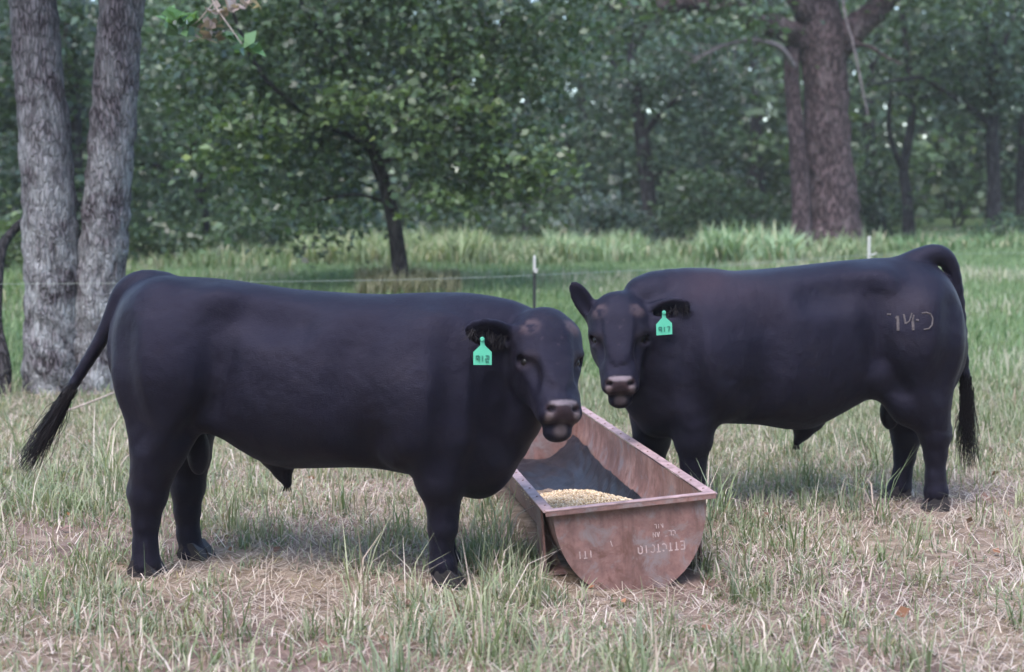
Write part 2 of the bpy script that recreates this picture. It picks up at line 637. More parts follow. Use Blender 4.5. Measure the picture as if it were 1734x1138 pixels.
def torso(f, top, bot, wx, wv, p=2.35):
    x = f.ax[0]; 
    zt = smooth_interp(x, top[:, 0], top[:, 2], .03); zb = smooth_interp(x, bot[:, 0], bot[:, 2], .03)
    w = smooth_interp(x, wx, wv, .05)
    x0 = max(top[0, 0], bot[0, 0]); x1 = min(top[-1, 0], bot[-1, 0])
    zc = (zt + zb) / 2; h = np.maximum((zt - zb) / 2, .03)
    X = x[:, None, None]; Y = f.ax[1][None, :, None]; Z = f.ax[2][None, None, :]
    v = (Z - zc[:, None, None]) / h[:, None, None]
    ww = w[:, None, None] * (1 - .10 * np.clip(v, -1, 1.2) - .06 * np.clip(v, 0, 1.2) ** 2)
    r = (np.abs(Y / ww) ** p + np.abs(v) ** p) ** (1 / p)
    d = (r - 1) * np.minimum(w, h)[:, None, None]
    e = np.maximum(np.maximum(x0 - x, x - x1), 0)[:, None, None]
    d = np.where(e > 0, np.sqrt(np.maximum(d, 0) ** 2 + e ** 2), d)
    f.put((slice(None),) * 3, d.astype(np.float32), .001)


def head(f, poll, a, n, sc, ears):
    """poll: top of the skull; a: down the face; n: out of the face"""
    a = a / np.linalg.norm(a); n = n - a * n.dot(a); n /= np.linalg.norm(n)
    l = np.cross(n, a)
    B = np.array([l, a, n])
    P = lambda x, t, d: poll + sc * (l * x + a * t + n * d)
    E = lambda x, t, d, r, k=.04, cut=False: f.ell(P(x, t, d), np.array(r) * sc, k, B, cut)
    C = lambda p, q, r1, r2, k=.04: f.cone(P(*p), P(*q), r1 * sc, r2 * sc, k)
    E(0, .085, -.115, (.152, .125, .125), .05)               # skull
    E(0, .02, -.10, (.105, .075, .095), .06)                 # poll with its tuft
    C((-.052, .12, -.090), (-.032, .43, -.080), .094, .072)  # bridge of the nose
    C((.052, .12, -.090), (.032, .43, -.080), .094, .072)
    for s in (-1, 1):
        E(s * .118, .185, -.085, (.042, .055, .045), .05)    # brow over the eye
        E(s * .105, .075, -.08, (.045, .05, .05), .05)       # horn bud
        E(s * .072, .20, -.185, (.082, .13, .105), .06)      # cheek
        C((s * .06, .22, -.21), (s * .035, .44, -.145), .07, .046, .05)
        E(s * .138, .215, -.078, (.02, .026, .026), .02, True)
        E(s * .105, .30, -.035, (.03, .06, .030), .05, True)  # hollow below the eye
    E(0, .235, -.005, (.055, .11, .012), .05)
    E(0, .475, -.082, (.092, .060, .070), .035)              # muzzle
    E(0, .455, -.022, (.066, .04, .022), .03)
    for s in (-1, 1):
        E(s * .058, .488, -.062, (.034, .034, .036), .03)    # nostril wings
        E(s * .056, .482, -.020, (.020, .013, .022), .012, True)
    E(0, .545, -.105, (.085, .020, .060), .02, True)         # mouth
    E(0, .535, -.135, (.068, .048, .052), .025)              # chin
    for (sd_, e, wdt, nn) in ears:
        b = P(sd_ * .125, .085, -.125); e = np.array(e)
        ax = e - b; L = np.linalg.norm(ax); ax /= L
        nn = nn - ax * nn.dot(ax); nn /= np.linalg.norm(nn)
        Be = np.array([ax, np.cross(nn, ax), nn])
        f.ell(b + ax * L * .53, (L * .56, wdt / 2, .021), .03, Be)
        f.cone(b - ax * .03, b + ax * L * .45, .036, .026, .04)
        f.ell(b + ax * L * .58 + nn * .024, (L * .38, wdt * .30, .020), .012, Be, True)
    return B, P


def hoof(parent, p, ang, sc=1.0):
    mb = MB()
    ca, sa = math.cos(ang), math.sin(ang)
    for s in (-1, 1):
        prof = [(-.055, 0, .030), (.065, 0, .028), (.040, .045, .024), (.010, .075, .022), (-.045, .070, .022), (-.062, .03, .028)]
        V = []
        for q in (-1, 1):
            for (x, z, w) in prof:
                y = s * .033 + q * w * .95
                V.append((p[0] + sc * (x * ca - y * sa), p[1] + sc * (x * sa + y * ca), p[2] + sc * z))
        n = len(prof)
        F = [tuple(range(n - 1, -1, -1)), tuple(range(n, 2 * n))] + [(i, (i + 1) % n, n + (i + 1) % n, n + i) for i in range(n)]
        mb.add(V, F)
    return mb.build('hoof', M['hoof'], parent)


def eyes(root, P, sc):
    for s in (-1, 1):
        c = P(s * .116, .215, -.084)
        me = bpy.data.meshes.new('eye')
        V = []; F = []
        n, m = 14, 8
        for i in range(m + 1):
            th = math.pi * i / m
            for j in range(n):
                ph = 2 * math.pi * j / n
                V.append(tuple(c + (.0215 * sc) * np.array([math.sin(th) * math.cos(ph), math.sin(th) * math.sin(ph), math.cos(th)])))
        for i in range(m):
            for j in range(n):
                F.append((i * n + j, (i + 1) * n + j, (i + 1) * n + (j + 1) % n, i * n + (j + 1) % n))
        me.from_pydata(V, [], F)
        for p in me.polygons: p.use_smooth = True
        link('eye', me, M['eye'], root)


def ear_tag(root, top, right, down, out, w, digits):
    """turquoise button tag: narrow neck, square plate with clipped shoulders, written number"""
    right, down, out = [v / np.linalg.norm(v) for v in (right, down, out)]
    h = w * 1.45
    prof = [(-.10, 0), (.10, 0), (.12, .26), (.5, .52), (.5, 1), (-.5, 1), (-.5, .52), (-.12, .26)]
    V = []
    for q in (-.0025, .0025):
        for (x, z) in prof:
            curl = .10 * w * (x * 2) ** 2
            V.append(top + right * x * w + down * z * h + out * (q - curl * .3))
    n = len(prof)
    t = MB().add(V, [tuple(range(n)), tuple(range(2 * n - 1, n - 1, -1))] + [(i, n + i, n + (i + 1) % n, (i + 1) % n) for i in range(n)]).build('ear_tag', M['tagm'], root)
    mb = MB()
    c = top + down * .03 * h + out * .006
    mb.tube([c, c + out * .008], [w * .13, w * .10], 10)
    mb.build('tag_button', M['tagm'], t)
    seg = {'1': [((0, -1), (0, 1))], '3': [((-1, -1), (1, -1)), ((1, -1), (1, 1)), ((-1, 0), (1, 0)), ((-1, 1), (1, 1))],
           '2': [((-1, -1), (1, -1)), ((1, -1), (1, 0)), ((1, 0), (-1, 0)), ((-1, 0), (-1, 1)), ((-1, 1), (1, 1))],
           '7': [((-1, -1), (1, -1)), ((1, -1), (-.2, 1))],
           '9': [((-1, -1), (1, -1)), ((-1, -1), (-1, 0)), ((-1, 0), (1, 0)), ((1, -1), (1, 1))]}
    mb = MB()
    for i, d in enumerate(digits):
        cx = (i - (len(digits) - 1) / 2) * .26 * w
        for (p, q) in seg[d]:
            a_ = top + right * (cx + p[0] * .085 * w) + down * (.76 * h + p[1] * .11 * h) + out * .0045
            b_ = top + right * (cx + q[0] * .085 * w) + down * (.76 * h + q[1] * .11 * h) + out * .0045
            mb.tube([a_, b_], [.0028, .0028], 5)
    mb.build('tag_number', M['ink'], t)
    return t


def switch(root, pts, width, n, seed, r=.0035):
    """loose hair at the end of the tail"""
    rg = np.random.default_rng(seed)
    P = spline(pts, 12)
    mb = MB()
    prof = np.interp(np.linspace(0, 1, 12), [0, .2, .55, .8, 1], [.35, .65, .85, .9, .8])
    for i in range(n):
        o = rg.normal(0, 1, 3); o /= np.linalg.norm(o); o *= rg.uniform(.1, 1) ** .7
        o2 = rg.normal(0, .8, 3); ph = rg.uniform(0, 6.28); fr = rg.uniform(2, 7); wv = rg.normal(0, .22, 3)
        L = rg.integers(6, 13); st = rg.integers(0, 5)
        Q = [P[j] + (o + o2 * (j / 11) ** 2 + wv * math.sin(fr * j / 11 * 3 + ph)) * width * prof[j] for j in range(st, L)]
        if len(Q) > 2:
            mb.tube(Q, np.linspace(r, r * .35, len(Q)), 3, False)
    return tag(mb.build('tail_switch', M['hair'], root), kind='stuff')


def coat_colour(V, B, poll, sc, rusty):
    n = len(V)
    c = np.tile(np.array([.0028, .0025, .0056]), (n, 1))
    q = (V - poll) @ B.T / sc
    x, t, d = q[:, 0], q[:, 1], q[:, 2]
    hd = (np.abs(x) < .17) & (t > -.08) & (t < .62) & (d > -.26) & (d < .08)

    def put(m, col):
        m = np.clip(m, 0, 1)[:, None] * hd[:, None]
        return c * (1 - m) + m * np.array(col)
    ns = fbm(x * 40 + 50, t * 40 + 50, 5, 3)
    c = put(.75 * fade(.06, .02, np.hypot(np.abs(x) - .10, (t - .075) * 1.0)) * fade(-.13, -.05, d) * fade(.35, .6, ns), (.055, .038, .037))
    # nose pad, brown, with a pale wet highlight painted along its top
    pad = fade(.452, .468, t) * fade(.085, .065, np.abs(x)) * fade(-.10, -.06, d) * fade(.535, .52, t)
    c = put(pad * (.5 + .5 * ns), (.045, .028, .027))
    top = fade(.446, .456, t) * fade(.480, .470, t) * fade(.068, .052, np.abs(x)) * fade(-.06, -.03, d)
    c = put(top * .9, (.20, .17, .18))
    pit = fade(.024, .014, np.hypot(np.abs(x) - .056, (t - .484) * 1.3))  # black put into the nostrils to deepen their shade
    c = put(pit * .9, (.006, .004, .004))
    lip = fade(.024, .010, np.hypot(np.abs(x) - .062, t - .506)) * fade(-.10, -.06, d)
    c = put(lip * .75, (.12, .095, .09))
    chin = fade(.034, .014, np.hypot(x * .8, t - .550)) * fade(-.14, -.10, d)
    c = put(chin * .6, (.12, .095, .09))
    eye = fade(.045, .03, np.hypot(np.abs(x) - .118, (t - .225) * 1.0)) * fade(-.14, -.10, d)
    c = put(eye * .35, (.022, .016, .016))
    for (px, pt, rr) in ((.01, .18, .010), (-.005, .275, .007), (-.06, .15, .008), (.03, .145, .008)):
        c = put(.22 * fade(rr, rr * .5, np.hypot(x - px, t - pt)) * fade(-.08, -.03, d), (.09, .07, .075))
    if rusty is not None:
        for (p, r, col, am) in rusty:
            m = am * np.clip(1 - np.linalg.norm((V - np.array(p)) / np.array(r), axis=1), 0, 1) ** .8
            m = m * (.4 + 1.0 * fbm(V[:, 0] * 9 + 20, V[:, 2] * 9 + 20, 9, 3))
            m = np.clip(m, 0, 1)[:, None]
            c = c * (1 - m) + m * np.array(col)
    return c


def tuft(root, name, pts, dirs, L, n, rad, seed, r=.0022):
    rg = np.random.default_rng(seed)
    mb = MB()
    pts = np.array(pts)
    for i in range(n):
        k = rg.integers(0, len(pts))
        p = pts[k] + rg.normal(0, rad, 3)
        d = np.array(dirs[k % len(dirs)]) + rg.normal(0, .45, 3); d /= np.linalg.norm(d)
        c = rg.normal(0, .5, 3)
        ll = L * rg.uniform(.5, 1.2)
        mb.tube([p, p + d * ll * .5, p + (d + c * .6) * ll], [r, r * .8, r * .3], 3, False)
    return tag(mb.build(name, M['hair'], root), kind='stuff')


VOX = .0105


def relief(f, l, q, sg):
    """bones, muscles and folds on the side that is seen; q maps shared landmarks to view directions"""
    g = lambda *ps: [l(px, py, 0) for px, py in (q(*p) for p in ps)]
    f.swell(g((388, 520))[0], sg, (.10, .06, .07), .012, .12)                          # hook bone
    f.crease(g((408, 518), (460, 526), (530, 532)), sg, .09, .020, .08)                # hollow below the loin
    f.crease(g((408, 545), (404, 610), (392, 670), (362, 722)), sg, .07, .022, .08)    # front edge of the thigh
    f.swell(g((300, 630))[0], sg, (.17, .10, .22), .012, .14)                          # haunch
    f.crease(g((238, 560), (250, 640), (272, 720)), sg, .08, .012, .09)                # hamstring line
    f.swell(g((388, 700))[0], sg, (.08, .05, .06), .010, .07)                          # stifle fold
    f.crease(g((632, 545), (622, 630), (634, 710), (662, 775)), sg, .09, .020, .10)    # behind the shoulder
    f.swell(g((690, 748))[0], sg, (.06, .05, .07), .018, .08)                          # elbow
    f.swell(g((745, 680))[0], sg, (.11, .08, .16), .014, .12)                          # point of the shoulder
    f.crease(g((786, 545), (800, 620), (792, 700), (776, 770)), sg, .08, .018, .08)    # before the shoulder


def finish_bull(root, f, B, poll, sc, rusty):
    V, Q = f.skin()
    # slight unevenness of hide and coat
    w = (fbm(V[:, 0] * 16 + 30, V[:, 2] * 16 + V[:, 1] * 9 + 30, 71, 3) - .5) * .006 + (fbm(V[:, 0] * 45 + 30, V[:, 2] * 30 + V[:, 1] * 30 + 60, 72, 2) - .5) * .003
    V = V + np.array([0, 1.0, 0]) * (np.sign(V[:, 1]) * w)[:, None] * fade(.05, .2, np.abs(V[:, 1]))[:, None]
    c = coat_colour(V, B, poll, sc, rusty)
    body = link('body', np_mesh('body', V, Q, c, True), M['coat'], root)
    return body, V, Q


# ---- the nearer bull, seen from its right side
b1 = Bull((-1.880, 7.285), R(-8.7))
f = Field((-.75, -.62, -.02), (2.42, .48, 1.56), VOX)
mid = lambda pts: np.array([b1.lat(px, py, 0) for px, py in pts])
top = mid([(197, 560), (201, 515), (212, 488), (235, 473), (262, 469), (300, 468), (350, 470), (400, 475), (450, 483), (500, 490), (600, 497), (700, 500), (780, 501), (840, 512), (890, 545), (925, 610)])
bot = mid([(197, 610), (205, 665), (235, 715), (300, 728), (365, 722), (400, 750), (450, 780), (500, 791), (600, 788), (650, 790), (700, 800), (760, 815), (820, 812), (870, 775), (905, 720), (925, 660)])
torso(f, top, bot, [0, .06, .16, .3, .5, .7, .95, 1.2, 1.45, 1.7, 1.85, 2.0], [.10, .19, .25, .285, .285, .30, .355, .375, .35, .28, .22, .13])
l = b1.lat
# quarters and hind legs
f.ell(l(275, 585, -.15), (.22, .17, .30), .10)
f.ell(l(290, 590, .15), (.22, .17, .30), .10)
f.cone(l(275, 640, -.20), l(272, 755, -.20), .185, .125, .08, .8)
f.chain([l(270, 740, -.20), l(258, 800, -.20), l(251, 838, -.20), l(247, 880, -.20), l(246, 925, -.20), l(247, 955, -.20), l(249, 975, -.20)],
        [.135, .098, .088, .063, .055, .065, .057], .06)
f.ell(l(230, 830, -.20), (.040, .035, .055), .035)
f.chain([l(318, 700, .17), l(322, 770, .17), l(318, 825, .17), l(317, 865, .17), l(319, 905, .17), l(327, 940, .17), l(331, 958, .17)],
        [.16, .100, .082, .062, .054, .064, .056], .06)
f.cone(l(340, 668, -.18), l(300, 715, -.19), .075, .085, .10)
f.ell(l(336, 765, .0), (.055, .06, .115), .03)
# belly, sheath
f.chain([l(462, 778, 0), l(478, 797, 0), l(487, 819, 0)], [.045, .040, .024], .05)
# shoulder and fore legs
f.ell(l(735, 650, -.20), (.24, .15, .31), .12)
f.ell(l(735, 650, .20), (.24, .15, .31), .12)
f.ell(l(683, 752, -.30), (.05, .05, .06), .08)
f.chain([l(742, 745, -.22), l(745, 815, -.20), l(750, 860, -.19), l(750, 893, -.19), l(747, 925, -.19), l(750, 958, -.19), l(757, 985, -.19)],
        [.15, .108, .070, .066, .050, .060, .056], .07)
f.chain([l(750, 745, .18), l(752, 815, .17), l(752, 860, .17), l(752, 885, .17), l(750, 915, .17), l(752, 940, .17), l(755, 955, .17)],
        [.15, .108, .070, .064, .050, .060, .056], .07)
f.ell(l(812, 770, -.02), (.16, .16, .20), .10)            # brisket
# neck swung round to the camera
poll1 = b1.at(930, 527, 6.80)
nk = spline([l(740, 610, 0), l(825, 600, .0), b1.at(885, 595, 7.02), b1.at(918, 590, 6.92)], 7)
f.chain(list(nk), [.26, .25, .235, .21, .185, .165, .145], .08)
nk2 = spline([l(790, 740, .0), b1.at(850, 735, 6.98), b1.at(895, 680, 6.88)], 5)
f.chain(list(nk2), [.18, .16, .135, .115, .10], .09)
f.cone(l(700, 560, 0), l(855, 562, -.0), .125, .125, .10)    # crest
# skin folds and hollows
relief(f, l, lambda px, py: (px, py), -1)
for (x0, y0, x1, y1) in ((832, 610, 838, 720), (850, 640, 858, 760), (868, 690, 878, 770)):
    f.crease([l(x0, y0, 0), l((x0 + x1) / 2 - 4, (y0 + y1) / 2, 0), l(x1, y1, 0)], -1, .035, .009, .04)
# tail
tp1 = [l(275, 482, 0), l(235, 480, 0), l(208, 497, -.01), l(190, 535, -.02), l(168, 580, -.03), l(142, 622, -.04), l(116, 665, -.05)]
tl = spline(tp1, 16)
f.chain(list(tl), list(np.interp(np.linspace(0, 1, 16), [0, .3, .6, 1], [.060, .044, .030, .020])), .04)
mz = b1.at(960, 712, 6.50)
ear_e = b1.at(795, 555, 6.66)
ear_e2 = b1.at(962, 570, 7.14)
B1, P1 = head(f, poll1, mz - poll1, b1.vec((.30, -.95, .1)), 1.0,
              [(-1, ear_e, .150, b1.vec((-.1, -1, -.22))), (1, ear_e2, .10, b1.vec((1, -.2, 0)))])
bull1 = empty('bull', (-1.880, 7.285, 0), R(-8.7))
tag(bull1, 'black bull standing at the left, tail swung out, head in front of the feed trough', 'bull', 'black bulls at the trough')
body1, V1, Q1 = finish_bull(bull1, f, B1, poll1, 1.0, [((1.25, -.3, 1.05), (.55, .5, .35), (.007, .006, .009), .5)])
eyes(bull1, P1, 1.0)
tuft(bull1, 'ear_hair', [P1(-.125, .085, -.125) * (1 - t) + ear_e * t for t in (.35, .5, .65, .8, .95)], [b1.vec((-.25, -.25, -1))], .05, 150, .014, 6, .0018)
for (px, py, y) in ((250, 987, -.20), (333, 972, .17), (760, 1000, -.19), (757, 969, .17)):
    p = l(px, py, y); p[2] = .0
    hoof(bull1, p + np.array([-.0, 0, 0]), random.uniform(-.2, .2), 1.15)
tag_r = b1.vec((1, 0, 0)); tag_d = b1.vec((0, -.05, -1)); tag_o = b1.vec((-.1, -1, .05))
ear_tag(bull1, b1.at(817, 573, 6.625), tag_r, tag_d, tag_o, .080, '912')
switch(bull1, [tl[-2], tl[-1], l(96, 700, -.06), l(70, 745, -.07), l(42, 792, -.08)], .042, 800, 3, .0019)
mb = MB()
for i in range(26):
    p = l(486 + random.uniform(-4, 4), 818, random.uniform(-.015, .015))
    mb.tube([p, p + np.array([random.uniform(-.02, .02), random.uniform(-.02, .02), -.04])], [.002, .001], 3, False)
tag(mb.build('sheath_hair', M['hair'], bull1), kind='stuff')

# ---- the farther bull, seen from its left side
RZ2 = R(183)
b2 = Bull((2.615, 8.86), RZ2)
f = Field((-.28, -.48, -.02), (2.42, .78, 1.58), VOX)
mid = lambda pts: np.array([b2.lat(px, py, 0) for px, py in pts])
top = mid([(1626, 565), (1621, 515), (1609, 478), (1590, 452), (1565, 440), (1530, 436), (1480, 437), (1420, 442), (1350, 450), (1300, 455), (1240, 459), (1180, 462), (1130, 466), (1100, 490), (1075, 535), (1064, 580)])
bot = mid([(1626, 610), (1616, 655), (1595, 680), (1540, 678), (1482, 664), (1440, 688), (1400, 710), (1370, 724), (1330, 726), (1280, 717), (1215, 715), (1180, 722), (1130, 725), (1095, 715), (1075, 680), (1064, 630)])
torso(f, top, bot, [0, .06, .16, .3, .5, .7, .95, 1.2, 1.45, 1.7, 1.85, 2.0], [.10, .19, .25, .285, .285, .30, .355, .375, .35, .29, .24, .15])
l = b2.lat
f.ell(l(1565, 555, .15), (.22, .17, .30), .10)
f.ell(l(1555, 555, -.15), (.22, .17, .30), .10)
f.cone(l(1565, 600, .20), l(1568, 675, .20), .185, .135, .08, .8)
f.chain([l(1566, 665, .20), l(1577, 708, .20), l(1583, 738, .20), l(1584, 768, .20), l(1584, 808, .20), l(1585, 833, .20), l(1584, 850, .20)],
        [.140, .100, .086, .063, .055, .065, .057], .06)
f.ell(l(1599, 729, .20), (.040, .035, .055), .035)
f.chain([l(1528, 650, -.15), l(1530, 705, -.15), l(1534, 742, -.15), l(1532, 772, -.15), l(1528, 802, -.15), l(1524, 825, -.15), l(1521, 838, -.15)],
        [.15, .102, .083, .062, .054, .064, .056], .06)
f.cone(l(1500, 640, .17), l(1535, 690, .18), .09, .10, .10)
f.ell(l(1507, 698, .0), (.060, .06, .105), .03)
f.chain([l(1378, 716, 0), l(1360, 732, 0), l(1349, 749, 0)], [.05, .042, .024], .05)
f.ell(l(1185, 610, .20), (.24, .15, .33), .14)
f.ell(l(1185, 610, -.20), (.24, .15, .33), .14)
f.ell(l(1218, 665, .30), (.05, .05, .06), .08)
f.chain([l(1170, 690, .20), l(1174, 745, .20), l(1174, 785, .20), l(1174, 812, .20), l(1174, 838, .20), l(1174, 858, .20), l(1172, 872, .20)],
        [.15, .108, .072, .066, .050, .060, .056], .07)
f.chain([l(1105, 690, -.16), l(1104, 745, -.16), l(1104, 780, -.16), l(1104, 800, -.16), l(1104, 822, -.16), l(1103, 838, -.16), l(1102, 848, -.16)],
        [.15, .108, .072, .066, .050, .060, .056], .07)
f.ell(l(1118, 670, .04), (.15, .16, .20), .10)
poll2 = b2.at(1046, 502, 8.52)
nk = spline([l(1180, 560, 0), l(1125, 555, .05), b2.at(1088, 560, 8.70), b2.at(1060, 560, 8.62)], 7)
f.chain(list(nk), [.30, .27, .245, .215, .19, .17, .15], .10)
f.chain(list(spline([l(1200, 505, 0), l(1130, 500, .04), b2.at(1088, 500, 8.68)], 5)), [.13, .135, .14, .13, .11], .10)   # crest
f.chain(list(spline([l(1120, 680, .03), b2.at(1090, 660, 8.72), b2.at(1066, 620, 8.62)], 5)), [.18, .16, .135, .115, .10], .09)
relief(f, l, lambda px, py: (1628 - (px - 195) * .808, 447 + (py - 478) * .82), 1)
tp2 = [l(1530, 452, 0), l(1562, 436, 0), l(1588, 430, 0), l(1608, 445, .0), l(1620, 485, 0), l(1627, 540, .01), l(1632, 600, .02), l(1636, 655, .02)]
tl2 = spline(tp2, 18)
f.chain(list(tl2), list(np.interp(np.linspace(0, 1, 18), [0, .35, .6, 1], [.062, .044, .030, .021])), .04)
mz2 = b2.at(1051, 668, 8.28)
B2, P2 = head(f, poll2, mz2 - poll2, b2.vec((-.06, -1, .1)), 1.05,
              [(-1, b2.at(971, 482, 8.58), .118, b2.vec((-.25, -1, 0))),
               (1, b2.at(1163, 515, 8.46), .150, b2.vec((.1, -1, -.25)))])
bull2 = empty('bull', (2.615, 8.86, 0), RZ2)
tag(bull2, 'black bull standing at the right behind the trough, pale brand on its hip', 'bull', 'black bulls at the trough')
rust = [(l(1210, 480, .2), (.30, .5, .14), (.026, .014, .015), .8), (l(1270, 500, .3), (.35, .5, .22), (.011, .008, .011), .7),
        (l(1540, 510, .3), (.18, .4, .10), (.016, .012, .011), .7)]
body2, V2, Q2 = finish_bull(bull2, f, B2, poll2, 1.05, rust)
eyes(bull2, P2, 1.05)
e2 = b2.at(1163, 515, 8.46)
tuft(bull2, 'ear_hair', [P2(.125, .085, -.125) * (1 - t) + e2 * t for t in (.35, .5, .65, .8, .95)], [b2.vec((.25, -.25, -1))], .05, 150, .014, 7, .0018)
for (px, py, y) in ((1583, 866, .20), (1517, 848, -.15), (1170, 875, .20), (1100, 850, -.16)):
    p = l(px, py, y); p[2] = .0
    hoof(bull2, p, random.uniform(-.2, .2), 1.15)
ear_tag(bull2, b2.at(1124, 528, 8.415), b2.vec((1, 0, .08)), b2.vec((.03, -.05, -1)), b2.vec((.08, -1, .05)), .088, '917')
switch(bull2, [tl2[-3], tl2[-1], l(1638, 700, .02), l(1637, 735, .02), l(1641, 785, .02)], .052, 800, 5, .0019)
mb = MB()
for i in range(30):
    p = l(1348 + random.uniform(-3, 3), 747, random.uniform(-.015, .015))
    mb.tube([p, p + np.array([random.uniform(-.025, .015), random.uniform(-.02, .02), -.05])], [.002, .001], 3, False)
tag(mb.build('sheath_hair', M['hair'], bull2), kind='stuff')

# brand scar laid on the skin of the hip
bvh = BVHTree.FromPolygons([tuple(v) for v in V2], [tuple(q) for q in Q2])


def brand_stroke(mb, pts, w):
    ends = []
    for (zx, zy) in pts:
        px, py = 1440 + zx / 2.995, 480 + zy / 2.995
        o = Vector(b2.loc(CAMP)); d = Vector(b2.vec(ray(px, py)))
        h = bvh.ray_cast(o, d.normalized())
        if h[0] is not None: ends.append(np.array(h[0]) + np.array(h[1]) * .0005)
    if len(ends) > 1:
        mb.tube(ends, [w] * len(ends), 6)


def dense(pts, n=6):
    out = []
    for i in range(len(pts) - 1):
        for t in np.linspace(0, 1, n, endpoint=False):
            out.append((pts[i][0] + (pts[i + 1][0] - pts[i][0]) * t, pts[i][1] + (pts[i + 1][1] - pts[i][1]) * t))
    return out + [pts[-1]]


mb = MB()
for pts, w in (([(186, 156), (206, 158)], .0055), ([(228, 178), (238, 165)], .004), ([(240, 165), (242, 240)], .0085), ([(268, 160), (272, 160), (280, 205)], .006),
               ([(280, 205), (300, 190), (312, 150)], .0045), ([(316, 190), (319, 238)], .008), ([(322, 160), (316, 190)], .005), ([(332, 186), (347, 188)], .0075),
               ([(362, 152), (385, 147), (408, 156), (418, 180), (414, 212), (398, 230), (372, 234)], .005)):
    brand_stroke(mb, dense(pts), w)
mb.build('brand', M['brandm'], bull2)
# ------------------------------------------------------------------ feed trough
FL = np.array([.151, 6.87, .337]); FR = np.array([.933, 6.985, .400])
ux = FR - FL; TW = np.linalg.norm(ux); ux /= TW
uy = np.array([-.139, .990, 0]); uy -= ux * uy.dot(ux); uy /= np.linalg.norm(uy)
uz = np.cross(ux, uy)
TL, TD, RIM = 3.12, .432, .052
trough = empty('feed_trough', (0, 0, 0))
tm = Matrix(((ux[0], uy[0], uz[0], FL[0]), (ux[1], uy[1], uz[1], FL[1]), (ux[2], uy[2], uz[2], FL[2]), (0, 0, 0, 1)))
trough.matrix_world = tm
tag(trough, 'rusty half-round steel feed trough standing between the two bulls', 'trough')
# section: short straight side, then a round bottom.  local x across, y along, z up (0 = rim)
a0 = RIM * .75


def section(ins, n=28):
    w = TW / 2 - a0 - ins; d = TD - ins
    out = []
    for i in range(n + 1):
        th = math.pi * i / n
        c, s_ = math.cos(th), math.sin(th)
        e = .92
        out.append((TW / 2 - w * math.copysign(abs(c) ** e, c), -d * abs(s_) ** e))
    return out


def shell(ins, flip):
    s_ = section(ins)
    V = []; F = []
    ys = np.linspace(.006 + ins, TL - .006 - ins, 10)
    n = len(s_)
    for k, y in enumerate(ys):
        for i, (x, z) in enumerate(s_):
            dent = .004 * math.sin(y * 3.1 + x * 5) * (-z / TD)
            V.append((x, y, z + dent))
    for k in range(len(ys) - 1):
        for i in range(n - 1):
            q = (k * n + i, k * n + i + 1, (k + 1) * n + i + 1, (k + 1) * n + i)
            F.append(q if not flip else q[::-1])
    return V, F


MB().add(*shell(0, True)).build('outer_shell', M['rust'], trough, True)
MB().add(*shell(.006, False)).build('inner_shell', M['rust_in'], trough, True)
for nm, y0, y1 in (('end_plate', -.004, .006), ('end_plate', TL - .006, TL + .004)):
    mb = MB()
    so = section(-.004)
    n = len(so)
    V = [(x, y0, z) for x, z in so] + [(x, y1, z) for x, z in so]
    F = [tuple(range(n)), tuple(range(2 * n - 1, n - 1, -1))] + [(i, n + i, n + i + 1, i + 1) for i in range(n - 1)] + [(0, n - 1, 2 * n - 1, n)]
    mb.add(V, F)
    mb.build(nm, M['rust'], trough)
# angle-iron rim with turned-down lip
for (nm, c, d) in (('side_rim', (a0 * .5 - .006, TL / 2, .006), (RIM, TL + .07, .008)), ('side_rim', (TW - a0 * .5 + .006, TL / 2, .006), (RIM, TL + .07, .008)),
                   ('end_rim', (TW / 2, -.020, .0105), (TW + .012, RIM * .8, .008)), ('end_rim', (TW / 2, TL + .02, .0105), (TW + .012, RIM * .8, .008))):
    o = MB().box(c, d).build(nm, M['rim'], trough)
    bv = o.modifiers.new('bevel', 'BEVEL'); bv.width = .003; bv.segments = 2
MB().box((TW / 2, -.036, -.004), (TW + .008, .006, .020)).build('rim_lip', M['rust'], trough)
# legs: bent plates welded under both sides near the ends
for y in (.30, TL - .30):
    for side in (0, 1):
        sg = -1 if side == 0 else 1
        x = .030 if side == 0 else TW - .030
        mb = MB()
        mb.box((x + sg * .012, y, -.20), (.010, .16, .34))
        mb.box((x - sg * .035, y, -.350), (.10, .16, .010))
        V = [(x + sg * .005, y + .078, -.05), (x + sg * .005, y + .078, -.36), (x - sg * .09, y + .078, -.36), (x + sg * .005, y + .084, -.05), (x + sg * .005, y + .084, -.36), (x - sg * .09, y + .084, -.36)]
        mb.add(V, [(0, 1, 2), (5, 4, 3), (0, 3, 4, 1), (1, 4, 5, 2), (2, 5, 3, 0)])
        mb.build('leg', M['rust'], trough)
# rivets along the rim
for k in range(14):
    for x in (a0 * .45, TW - a0 * .45):
        mb = MB(); y = .1 + k * (TL - .2) / 13
        mb.tube([(x, y, .008), (x, y, .0135)], [.007, .005], 8)
        mb.build('rivet', M['rust'], trough)


